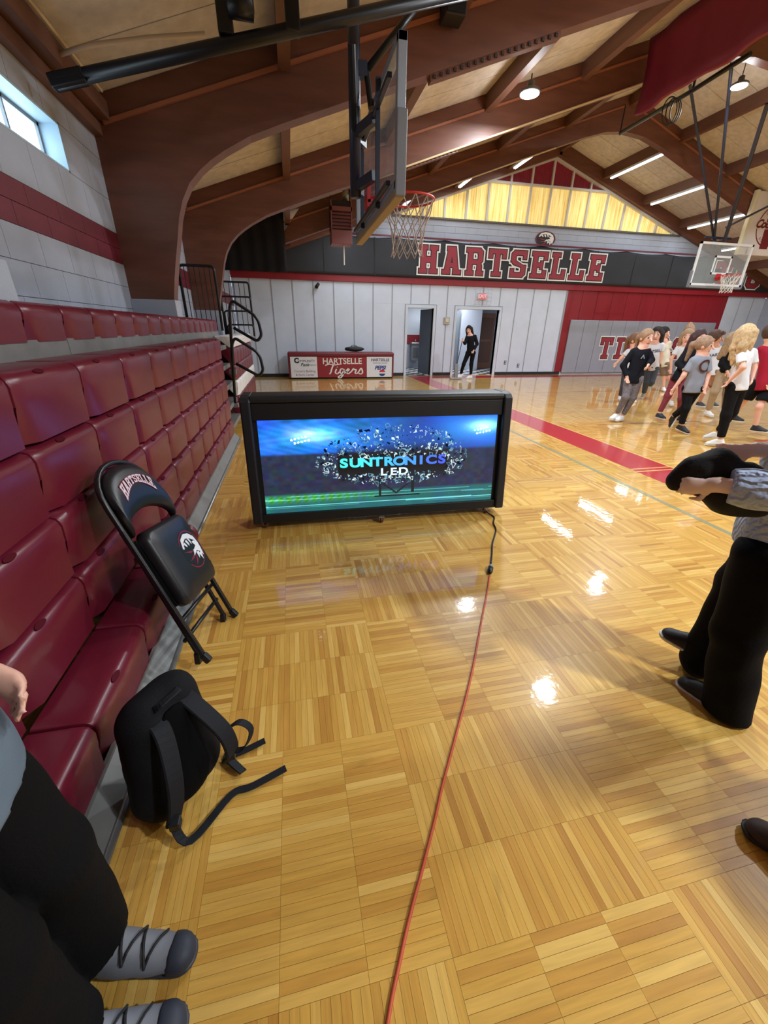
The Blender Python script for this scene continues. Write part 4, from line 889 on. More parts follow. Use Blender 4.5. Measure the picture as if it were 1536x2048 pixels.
# picture on the screen: colours per cell of a fine mesh
NX, NZ = 300, 112; sx0, sx1, sz0, sz1 = -.965, .965, .132, .866
U, V = np.meshgrid((np.arange(NX)+.5)/NX, (np.arange(NZ)+.5)/NZ, indexing='ij'); T = 1-V     # T down from the top
rs = np.random.RandomState(3)
def vnoise(nx_, nz_):
    g = rs.rand(nx_+2, nz_+2); x = U*nx_; z = V*nz_; i = x.astype(int); j = z.astype(int); fx_ = x-i; fz_ = z-j
    fx_ = fx_*fx_*(3-2*fx_); fz_ = fz_*fz_*(3-2*fz_)
    return (g[i, j]*(1-fx_)+g[i+1, j]*fx_)*(1-fz_)+(g[i, j+1]*(1-fx_)+g[i+1, j+1]*fx_)*fz_
col = np.zeros((NX, NZ, 3))
sky = np.stack([18+10*vnoise(12, 6), 52+26*vnoise(9, 5), 112+60*vnoise(8, 5)], -1)
def gl(u, t, a, b, p=1.0): return np.exp(-(((U-u)/a)**2+((T-t)/b)**2)**p)
mo = .75+.25*np.sin(U*60+np.sin(T*30)*2)*np.sin(T*70-U*30)
left = gl(.2, .2, .3, .26); right = gl(.93, .15, .16, .16)
sky += left[..., None]*np.array([20, 90, 170])*mo[..., None]+gl(.21, .17, .09, .075)[..., None]*np.array([170, 170, 120])*(.6+.4*vnoise(40, 40))[..., None]
sky += right[..., None]*np.array([30, 90, 150])+gl(.94, .12, .07, .06)[..., None]*np.array([150, 160, 140])
sky += np.where((U < .45)[..., None], (vnoise(26, 14)-.5)[..., None]*np.array([50, 10, 70])*left[..., None]*1.6, 0)
stand = np.stack([24+18*vnoise(60, 30), 30+22*vnoise(60, 30), 52+26*vnoise(40, 30)], -1)
field = np.stack([26+8*vnoise(30, 8), 84+16*vnoise(20, 8), 88+12*vnoise(20, 8)], -1)
fl = np.clip((.55-U)/.3, 0, 1)*np.clip(1-abs(T-.85)/.07, 0, 1)
field += fl[..., None]*np.stack([30+40*np.sin(U*260+T*120), 50+0*U, -20+50*np.sin(U*180)], -1)
for t0, wd, c in ((.826, .004, 70), (.862, .005, 60), (.935, .006, 110), (.955, .003, 40)): field += (abs(T-t0-.01*(U-.5)) < wd)[..., None]*np.array([c*.7, c, c])
k1 = 1/(1+np.exp(-(T-.365)*160)); k2 = 1/(1+np.exp(-(T-.80)*220))
col = sky*(1-k1[..., None])+stand*k1[..., None]; col = col*(1-k2[..., None])+field*k2[..., None]
bb = ((U > .30) & (U < .79) & (T > .30+.02*(.5-U)) & (T < .70))     # dark board behind the burst
edge = np.clip(np.minimum(np.minimum(U-.30, .79-U)/.01, 1), 0, 1)*np.clip(1.2-abs(T-.5)/.19, 0, 1)
col = np.where(bb[..., None], col*(1-.9*edge[..., None]), col)
for u0, u1, t0, t1 in ((.475, .487, .7, .865), (.62, .632, .69, .85), (.455, .66, .865, .885)): col = np.where(((U > u0) & (U < u1) & (T > t0) & (T < t1))[..., None], np.array([14, 22, 26]), col)
for s_ in (-1, 1):
    dd = abs((T-.72)-(abs(U-.553)*-1.9+.125)) < .012
    col = np.where((dd & (abs(U-.553) < .07))[..., None], np.array([16, 26, 30]), col)
for (lu, ltt) in ((.125, .21), (.90, .17)):
    for r_ in range(2):
        for c_ in range(5): col = np.where((((U-lu-.014*c_-.012*r_)/.005)**2+((T-ltt-.035*r_+.007*c_)/.012)**2 < 1)[..., None], np.array([245, 250, 255]), col)
col *= (.93+.07*rs.rand(NX, NZ))[..., None]
cl_ = np.clip(col, 0, 255)/255; cl_ = np.where(cl_ <= .04045, cl_/12.92, ((cl_+.055)/1.055)**2.4)
gx = np.linspace(sx0, sx1, NX+1); gz = np.linspace(sz0, sz1, NZ+1); GX, GZ = np.meshgrid(gx, gz, indexing='ij')
P = np.stack([GX, LEAN*(GZ-.06)/.97+.008, GZ], -1).reshape(-1, 3)
I, J = np.meshgrid(np.arange(NX), np.arange(NZ), indexing='ij'); a = (I*(NZ+1)+J).ravel(); quads = np.stack([a, a+NZ+1, a+NZ+2, a+1], 1)
me = bpy.data.meshes.new('screen'); me.from_pydata(P.tolist(), [], quads.tolist())
ca = me.attributes.new('pix', 'FLOAT_COLOR', 'FACE'); ca.data.foreach_set('color', np.concatenate([cl_.reshape(-1, 3), np.ones((NX*NZ, 1))], 1).ravel().astype(np.float32))
def emis_attr(nm, at_, s_):
    m = bpy.data.materials.new(nm); m.use_nodes = True; nt = m.node_tree; N = nt.nodes; b = N['Principled BSDF']; A = N.new('ShaderNodeAttribute'); A.attribute_name = at_
    nt.links.new(A.outputs['Color'], b.inputs['Emission Color']); b.inputs['Emission Strength'].default_value = s_; b.inputs['Base Color'].default_value = (.01, .01, .012, 1); b.inputs['Roughness'].default_value = .5; return m
SCR = 2.0
me.materials.append(emis_attr('screen_picture', 'pix', SCR)); so = bpy.data.objects.new('screen', me); COL.objects.link(so); so.parent = lt
def scr(u, t, d=.0): x = sx0+(sx1-sx0)*u; z = sz1-(sz1-sz0)*t; return lp(x, z, -.008+d)
sh = [MB(), MB(), MB()]
for k in range(900):
    a = rs.rand()*2*math.pi; r_ = rs.rand()**.6
    u = .545+.33*r_*math.cos(a)*(1.0); t = .47+.27*r_*math.sin(a)
    if math.sin(a) < 0: t -= .12*r_*abs(math.sin(a))
    sz = (.0036+.013*rs.rand()**2.6)*(1.5 if rs.rand() < .1 else 1); ang = rs.rand()*3.14; el = .25+.5*rs.rand(); npt = rs.randint(3, 5)
    if abs(t-.52) < .085 and abs(u-.54) < .235: continue
    pts = []
    for q_ in range(npt):
        b = 2*math.pi*q_/npt+rs.rand()*.8; x = sz*math.cos(b); y = sz*el*math.sin(b); pts.append((u+(x*math.cos(ang)-y*math.sin(ang)), t+2.6*(x*math.sin(ang)+y*math.cos(ang))))
    big = sz > .0115; tgt = sh[0 if rs.rand() < .55 else 1]
    if big:
        cx = sum(p[0] for p in pts)/npt; cz = sum(p[1] for p in pts)/npt; inn = [((p[0]-cx)*.72+cx, (p[1]-cz)*.72+cz) for p in pts]
        tgt.add([scr(*p, .001+k*1e-6) for p in pts]+[scr(*p, .001+k*1e-6) for p in inn], [(i, (i+1) % npt, npt+(i+1) % npt, npt+i) for i in range(npt)])
    elif rs.rand() < .35: sh[2].add([scr(*p, .0011+k*1e-6) for p in pts], [tuple(range(npt))])
    else: tgt.add([scr(*p, .001+k*1e-6) for p in pts], [tuple(range(npt))])
for mb, nm, c, s_ in ((sh[0], 'shard_white', (214, 236, 240), 1.6), (sh[1], 'shard_cyan', (120, 176, 196), 1.2), (sh[2], 'shard_dark', (20, 34, 54), 1.0)): o = mb.build('screen_shards', glow(nm, c, s_), lt); o['kind'] = 'stuff'
for k, ch in enumerate('SUNTRONICS'):
    f_ = k/9; c = tuple(int(a*(1-f_)+b*f_) for a, b in zip((70, 240, 220), (70, 90, 230)))
    u = .33+.0475*k+(.006 if k > 7 else 0)-(.008 if k > 7 else 0)
    flat_text(ch, .098, lambda x, y, d: scr(u+x*1.38/1.93, .485-y*1.0/.734, .003), 'screen_letter', glow('screen_text_%d' % k, c, 2.2), lt, bold=.004)
for k, ch in enumerate('LED'): flat_text(ch, .082, lambda x, y, d: scr(.498+.043*k+x*1.38/1.93, .60-y/.734, .003), 'screen_letter', glow('screen_text_led', (196, 226, 244), 2.2), lt, bold=.0022)
M_cast = mat('caster_brown', (96, 50, 40), .4); M_chrome = mat('caster_chrome', (180, 176, 172), .25, metal=.9)
for x, y in ((-.985, .04), (-.03, -.02), (.93, .02), (-.9, .22), (.9, .22)):
    c = MB(); c.lathe([(.004, -.013), (.022, -.013), (.026, -.008), (.026, .008), (.022, .013), (.004, .013)], 16, (x, y, .026), 'x'); w_ = c.build('caster', M_cast, lt, smooth=False)
    MB().box((x-.02, y-.012, .02), (x-.016, y+.012, .055)).box((x+.016, y-.012, .02), (x+.02, y+.012, .055)).box((x-.024, y-.024, .052), (x+.024, y+.024, .062)).build('caster_fork', M_chrome, w_)
# ---- cords
def floor_path(px, z=.006): return [tuple(np.array(atz(x, y, z))) for x, y in px]
def smooth_path(P, n=6):
    P = [Vector(p) for p in P]; Q = []
    for i in range(len(P)-1):
        p0 = P[max(i-1, 0)]; p1 = P[i]; p2 = P[i+1]; p3 = P[min(i+2, len(P)-1)]
        for k in range(n): t = k/n; Q.append(.5*((2*p1)+(p2-p0)*t+(2*p0-5*p1+4*p2-p3)*t*t+(3*p1-p0-3*p2+p3)*t**3))
    return Q+[P[-1]]
blk = [(1.585, 2.99, .07), (1.60, 2.95, .02)]+floor_path([(988, 1034), (987, 1046), (992, 1058), (990, 1070), (985, 1088), (984, 1108), (982, 1127)])
e = empty('power_cord', 'black power cord dropping from the screen table to the plug', 'cord', blk[-1]); keep(MB().tube(smooth_path(blk), .0058, 8).build('cord', M_blackmetal, smooth=True), e)
p = np.array(atz(981, 1138, .016)); d_ = np.array(atz(979, 1150, .016))-np.array(atz(983, 1126, .016)); d_ /= np.linalg.norm(d_)
keep(MB().tube([p-d_*.05, p-d_*.03, p-d_*.01], [.012, .018, .018], 12).build('plug_body', mat('plug_grey', (140, 138, 132), .5), smooth=True), e)
oc = empty('extension_cord', 'orange extension cord running across the floor toward the viewer', 'cord', p); keep(MB().tube([p-d_*.01, p+d_*.03, p+d_*.055], [.019, .018, .009], 12).build('socket_end', M_blackmetal, smooth=True), oc)
opx = [(979.5, 1152), (975, 1180), (965, 1230), (955, 1285), (946, 1335), (932, 1395), (916, 1455), (900, 1515), (884, 1575), (872, 1630), (857, 1690), (843, 1745), (828, 1800), (812, 1865), (798, 1930), (785, 1990), (775, 2048), (764, 2120), (756, 2200)]
keep(MB().tube(smooth_path(floor_path(opx, .0055)), .0052, 8).build('cord', mat('orange_cord', (196, 82, 52), .5), smooth=True), oc)
# ================================================================ FOLDING CHAIR
fc = empty('folding_chair', 'folded black padded chair with lettered back leaning on the bleacher', 'chair', (0, 0, 0))
CO = np.array([-.462, 1.725, .04]); CU = np.array([.1429, .9714, -.1898]); CV = np.array([-.3780, .2308, .8966]); CN = np.cross(CU, CV)
fc.location = CO; CW, CL = .45, 1.0
def cp(u, v, d=0.0): return tuple(CU*u+CV*v+CN*d)
M_chair = mat('chair_black_steel', (20, 20, 23), .32, spec=.5); M_cpad = mat('chair_black_vinyl', (24, 25, 30), .36, bump=.04, bscale=250)
hw = CW/2-.012
def ring_pts(n=14):
    pts = [cp(-hw, .02), cp(-hw, .4), cp(-hw, .80)]
    for k in range(n+1): a = math.pi*(1-k/n); pts.append(cp(hw*math.cos(a), .80+.19*math.sin(a)**.8 if math.sin(a) > 0 else .80))
    return pts+[cp(hw, .4), cp(hw, .02)]
MB().tube(ring_pts(), .0125, 10).build('outer_frame', M_chair, fc, smooth=True)
for s_ in (-1, 1):
    MB().bar(cp(s_*hw, .035), cp(s_*hw, .70), .026, .02, up=tuple(CN)).build('leg', M_chair, fc, bevel=.004)
    MB().bar(cp(s_*(hw-.03), .05, -.035), cp(s_*(hw-.03), .66, -.02), .022, .018, up=tuple(CN)).build('rear_leg', M_chair, fc, bevel=.004)
    MB().bar(cp(s_*hw, .0, .012), cp(s_*hw, .045, .0), .032, .03, up=tuple(CN)).build('foot_cap', M_black, fc, bevel=.006); MB().bar(cp(s_*(hw-.03), .0, -.06), cp(s_*(hw-.03), .055, -.035), .03, .028, up=tuple(CN)).build('foot_cap', M_black, fc, bevel=.006)
for v, d in ((.23, -.01), (.14, -.036)): MB().tube([cp(-hw, v, d), cp(hw, v, d)], .010, 8).build('cross_bar', M_chair, fc, smooth=True)
def pad(nm, outline, d0, thick, m, puff=.012):
    # cushion: outline in (u,v), domed on top
    n = len(outline); cu = sum(p[0] for p in outline)/n; cv = sum(p[1] for p in outline)/n; vs = []; layers = [(1, d0), (1.0, d0+thick*.55), (.965, d0+thick*.85), (.90, d0+thick), (.6, d0+thick+puff*.7), (.25, d0+thick+puff)]
    for s_, d in layers: vs += [cp(cu+(p[0]-cu)*s_, cv+(p[1]-cv)*s_, d) for p in outline]
    L = len(layers); fs = [(l*n+i, l*n+(i+1) % n, (l+1)*n+(i+1) % n, (l+1)*n+i) for l in range(L-1) for i in range(n)]+[tuple(range(n-1, -1, -1)), tuple((L-1)*n+i for i in range(n))]
    return MB().add(vs, fs).build(nm, m, fc, smooth=True)
def rrect(u0, u1, v0, v1, r, n=6):
    o = []
    for cx, cy, a0 in ((u1-r, v1-r, 0), (u0+r, v1-r, 90), (u0+r, v0+r, 180), (u1-r, v0+r, 270)):
        for k in range(n+1): a = math.radians(a0+90*k/n); o.append((cx+r*math.cos(a), cy+r*math.sin(a)))
    return o
hb = hw-.012
bo = [(hb*math.cos(a), .80+.17*max(0, math.sin(a))**.8) for a in [math.pi*k/18 for k in range(19)]]+[(-hb, .72), (-hb+.015, .66), (-hb+.05, .685), (-.09, .745), (0, .765), (.09, .745), (hb-.05, .685), (hb-.015, .66), (hb, .72)]
# back pad drawn as a band so the hollow below it stays open
bt = MB(); nseg = 24; top_ = []; low = []
for k in range(nseg+1):
    a = math.pi*(1-k/nseg); u = hb*math.cos(a); top_.append((u, .80+.17*max(0, math.sin(a))**.75)); low.append((u*.97, .655+.10*max(0, math.sin(a))**.9))
vs = []
for k in range(nseg+1):
    (u0, v0), (u1, v1) = low[k], top_[k]
    for t, d in ((0, 0), (0, .02), (.06, .032), (.25, .042), (.6, .044), (.85, .036), (1, .02), (1, 0)): vs.append(cp(u0+(u1-u0)*t, v0+(v1-v0)*t, d))
bt.add(vs, [(k*8+j, (k+1)*8+j, (k+1)*8+(j+1) % 8, k*8+(j+1) % 8) for k in range(nseg) for j in range(8)]+[tuple(range(8)), tuple(nseg*8+j for j in range(7, -1, -1))]); backpad = bt.build('back_pad', M_cpad, fc, smooth=True)
seatpad = pad('seat_pad', rrect(-hb+.01, hb-.005, .275, .66, .05), .01, .055, M_cpad)
for s_ in (-1, 1): MB().bar(cp(s_*(hb-.02), .3, .004), cp(s_*(hb-.02), .64, .004), .03, .02, up=tuple(CN)).build('seat_rail', M_chair, fc)
EMc = [mat('emblem_black', (14, 16, 24), .4), mat('emblem_white', (226, 230, 236), .4), mat('emblem_maroon', (128, 24, 46), .4)]
em = emblem(fc, lambda u, v, d: cp(u+.055, v+.475, .0745+d*1.2), .1, .1, EMc); em.parent = fc
wd = 'HARTSELLE'; tot = sum(VW[c] for c in wd)+1.2*8; uu = 0
for c in wd:
    mb = MB(); sx = .26/tot
    for li, (g, mi) in enumerate(((1.0, 0), (0, 1))):
        for k, poly in enumerate(VARS[c]):
            pp = _grow(poly, g) if g else poly
            def f_(x, y, d):
                u = -.13+(uu+x)*sx; hgt = .036+.03*abs(u/.13)**1.6; return cp(u, .872-.17*u*u/.0169*.26-(hgt-.036)*.7+y/14*hgt, .0445-.05*max(0, abs(u)-.1)+d)
            mb.prism(pp, f_, .0006+.0006*li+k*1e-6, .0012+.0008*li+k*1e-6, mi)
    mb.build('back_letter', [EMc[2], mat('emblem_pink_white', (214, 206, 216), .4)], fc); uu += VW[c]+1.2
# ================================================================ SOFT SHAPES (distance fields meshed with surface nets)
def surfnet(Fv, o, h):
    s = Fv < 0; nx, ny, nz = Fv.shape
    c = [(i, j, k) for i in (0, 1) for j in (0, 1) for k in (0, 1)]
    sl = lambda a, d: a[d[0]:nx-1+d[0], d[1]:ny-1+d[1], d[2]:nz-1+d[2]]
    cnt = np.zeros((nx-1, ny-1, nz-1), np.int8)
    for d in c: cnt += sl(s, d)
    idx = np.argwhere((cnt > 0) & (cnt < 8)); 
    if not len(idx): return np.zeros((0, 3)), np.zeros((0, 4), int)
    gid = -np.ones(cnt.shape, np.int64); gid[tuple(idx.T)] = np.arange(len(idx))
    val = {d: Fv[idx[:, 0]+d[0], idx[:, 1]+d[1], idx[:, 2]+d[2]] for d in c}
    acc = np.zeros((len(idx), 3)); n = np.zeros(len(idx))
    for a in c:
        for ax in range(3):
            if a[ax]: continue
            b = tuple(1 if q == ax else a[q] for q in range(3)); va, vb = val[a], val[b]; m = (va < 0) != (vb < 0)
            t = np.where(m, va/(va-vb+1e-12), 0); p = np.tile(np.array(a, float), (len(idx), 1)); p[:, ax] = t
            acc += p*m[:, None]; n += m
    V = np.array(o)+h*(idx+acc/np.maximum(n, 1)[:, None]); Q = []
    for ax in range(3):
        u, w = [(1, 2), (2, 0), (0, 1)][ax]
        sa = [slice(None)]*3; sb = [slice(None)]*3; sa[ax] = slice(0, -1); sb[ax] = slice(1, None)
        A, B = s[tuple(sa)], s[tuple(sb)]; e = np.argwhere(A != B); e = e[(e[:, u] > 0) & (e[:, w] > 0) & (e[:, u] < Fv.shape[u]-1) & (e[:, w] < Fv.shape[w]-1)]
        if not len(e): continue
        def g(du, dw): q = e.copy(); q[:, u] -= du; q[:, w] -= dw; return gid[tuple(q.T)]
        q = np.stack([g(1, 1), g(0, 1), g(0, 0), g(1, 0)], 1); fl = ~A[tuple(e.T)]; q[fl] = q[fl][:, ::-1]; Q.append(q)
    return V, np.concatenate(Q)
class Field:
    def __init__(s, lo, hi, h): s.h = h; s.lo = np.array(lo, float); n = np.ceil((np.array(hi)-s.lo)/h).astype(int)+1; s.F = np.full(n, .5); s.n = n
    def sub(s, lo, hi):
        a = np.maximum(0, np.floor((np.array(lo)-s.lo)/s.h).astype(int)); b = np.minimum(s.n, np.ceil((np.array(hi)-s.lo)/s.h).astype(int)+1)
        if (b <= a).any(): return None
        ax = [s.lo[i]+s.h*np.arange(a[i], b[i]) for i in range(3)]; P = np.stack(np.meshgrid(*ax, indexing='ij'), -1); return tuple(slice(a[i], b[i]) for i in range(3)), P
    def join(s, sl, d, k, op):
        f = s.F[sl]
        if op == 'add': hh = np.clip(.5+.5*(f-d)/k, 0, 1); s.F[sl] = f*(1-hh)+d*hh-k*hh*(1-hh)
        elif op == 'cut': s.F[sl] = np.maximum(f, -d)
        else: s.F[sl] = np.maximum(f, d)
    def cone(s, a, b, ra, rb, k=.02, op='add', flat=None, fs=1.0):
        a = np.array(a, float); b = np.array(b, float); R = max(ra, rb)*max(1, fs)+k+3*s.h
        w_ = s.sub(np.minimum(a, b)-R, np.maximum(a, b)+R)
        if w_ is None: return s
        sl, P = w_; P = P-a; ab = b-a
        if flat is not None:
            f = np.array(flat, float); f /= np.linalg.norm(f); P = P+(P@f)[..., None]*f*(1/fs-1); ab = ab+(ab@f)*f*(1/fs-1)
        t = np.clip((P@ab)/(ab@ab+1e-12), 0, 1); d = np.linalg.norm(P-t[..., None]*ab, axis=-1)-(ra+(rb-ra)*t)
        s.join(sl, d, k, op); return s
    def ell(s, c, r, axes=None, k=.02, op='add'):
        c = np.array(c, float); r = np.array(r, float); R = r.max()+k+3*s.h; w_ = s.sub(c-R, c+R)
        if w_ is None: return s
        sl, P = w_; P = P-c
        if axes is not None: P = P@np.array(axes).T
        k0 = np.linalg.norm(P/r, axis=-1); k1 = np.linalg.norm(P/(r*r), axis=-1)+1e-9; s.join(sl, k0*(k0-1)/k1, k, op); return s
    def plane(s, p, n, op='cut'):   # removes the side the normal points to
        sl, P = s.sub(s.lo-1, s.lo+s.n*s.h+1); n = np.array(n, float); n /= np.linalg.norm(n); d = (P-np.array(p))@n; s.F = np.maximum(s.F, d); return s
    def merge(s, o): s.F = np.minimum(s.F, o.F); return s
    def hollow(s, t): s.F = np.maximum(s.F, -(s.F+t)); return s
    def ripple(s, amp, fr, seed=0):
        sl, P = s.sub(s.lo-1, s.lo+s.n*s.h+1); q = P*fr+seed; s.F = s.F+amp*(np.sin(q[..., 0]*1.3+np.sin(q[..., 2]*.7+seed))*np.sin(q[..., 1]*1.1+q[..., 2]*.5+np.sin(q[..., 0]*.6))); return s
    def mesh(s, nm, m, parent, col=None):
        s.F[[0, -1]] = .5; s.F[:, [0, -1]] = .5; s.F[:, :, [0, -1]] = .5
        V, Q = surfnet(s.F, s.lo, s.h)
        me = bpy.data.meshes.new(nm); me.from_pydata(V.tolist(), [], Q.tolist()); me.materials.append(m); me.polygons.foreach_set('use_smooth', [True]*len(me.polygons))
        if col is not None:
            C = col(V); ca = me.attributes.new('col', 'FLOAT_COLOR', 'POINT'); ca.data.foreach_set('color', np.concatenate([C, np.ones((len(C), 1))], 1).ravel().astype(np.float32))
        o = bpy.data.objects.new(nm, me); COL.objects.link(o)
        if parent: keep(o, parent)
        return o
# ================================================================ BACKPACK
M_bag = mat('bag_black_nylon', (17, 18, 22), .8, spec=.2, noise=.08, nscale=20, bump=.12, bscale=180); M_bagd = mat('bag_black_mesh', (8, 8, 10), .9, spec=.1); M_strap = mat('bag_strap_webbing', (24, 26, 32), .7, spec=.25, bump=.1, bscale=400)
bpk = empty('backpack', 'black backpack standing on the floor against the maroon bleacher', 'backpack', (-.49, .98, 0))
bn_ = np.array([.80, -.60, 0]); bt_ = np.array([.60, .80, 0]); bz_ = np.array([-.06, .16, .98]); bz_ /= np.linalg.norm(bz_)
BO = np.array([-.488, .985, .0])
def bp_(t, n, z): return BO+bt_*t+bn_*n+bz_*z
fd = Field((-.95, .6, -.02), (-.1, 1.5, .62), .011)
for t in (-.075, .075): fd.cone(bp_(t, .0, .085), bp_(t*.85, -.01, .35), .08, .07, .05)
fd.cone(bp_(-.045, -.04, .085), bp_(-.03, -.03, .28), .085, .07, .05); fd.cone(bp_(.045, -.04, .085), bp_(.03, -.03, .28), .085, .07, .05)
fd.cone(bp_(-.04, -.02, .36), bp_(.04, -.02, .37), .066, .066, .05); fd.cone(bp_(-.06, -.085, .08), bp_(.06, -.085, .08), .055, .055, .04); fd.cone(bp_(-.06, -.075, .17), bp_(.06, -.075, .17), .05, .05, .04)
fd.ripple(.0035, 26, 1); fd.plane((0, 0, .004), (0, 0, -1))
fd.mesh('bag_body', M_bag, bpk)
fd = Field((-.95, .6, -.02), (-.1, 1.5, .62), .011)
fd.cone(bp_(0, .065, .11), bp_(0, .055, .33), .085, .07, .03, flat=bn_, fs=.28); fd.mesh('back_panel', M_bagd, bpk)
def ribbon(nm, pts, w_, th, m, par, side=None):
    P = smooth_path(pts, 5); mb = MB(); n = len(P); vs = []
    for i, p in enumerate(P):
        d = (P[min(i+1, n-1)]-P[max(i-1, 0)]).normalized(); s_ = Vector(side) if side is not None else d.cross(Vector((0, 0, 1))); s_ = (s_-d*s_.dot(d)).normalized(); u = s_.cross(d)
        for a, b in ((-1, -1), (1, -1), (1, 1), (-1, 1)): vs.append(p+s_*(a*w_/2)+u*(b*th/2))
    mb.add(vs, [(i*4+j, i*4+(j+1) % 4, i*4+4+(j+1) % 4, i*4+4+j) for i in range(n-1) for j in range(4)]+[(3, 2, 1, 0), tuple((n-1)*4+j for j in range(4))])
    o = mb.build(nm, m, None, bevel=th*.3, seg=1); keep(o, par); return o
for s_, dn in ((-1, 0), (1, .035)):
    ribbon('shoulder_strap', [bp_(s_*.05, .02, .40), bp_(s_*.06, .085, .36), bp_(s_*.085, .125+dn, .26), bp_(s_*.10, .125+dn, .16), bp_(s_*.115, .105, .08)], .055, .014, M_strap, bpk, bt_)
ribbon('top_handle', [bp_(-.05, .03, .405), bp_(-.03, .06, .43), bp_(.03, .06, .43), bp_(.05, .03, .405)], .022, .008, M_strap, bpk, bn_)
e1, e2 = np.array(atz(530, 1481, .012)), np.array(atz(572, 1536, .012))
ribbon('loose_webbing', [bp_(.12, .10, .07), bp_(.13, .15, .02), np.array(atz(452, 1512, .012)), np.array(atz(480, 1505, .01)), e1], .026, .004, M_strap, bpk)
ribbon('loose_webbing', [bp_(-.12, .11, .08), bp_(-.11, .16, .03), np.array(atz(462, 1590, .012)), np.array(atz(505, 1572, .01)), e2], .026, .004, M_strap, bpk)
ribbon('strap_loop', [bp_(.115, .115, .20), bp_(.15, .16, .23), bp_(.17, .19, .19), bp_(.14, .17, .13), bp_(.115, .12, .12)], .024, .004, M_strap, bpk, bt_)
for t, n, z in ((.12, .12, .10), (-.12, .125, .095)): p = bp_(t, n, z); keep(MB().box(tuple(p-.016), tuple(p+.016)).build('buckle', M_black, bevel=.004), bpk)
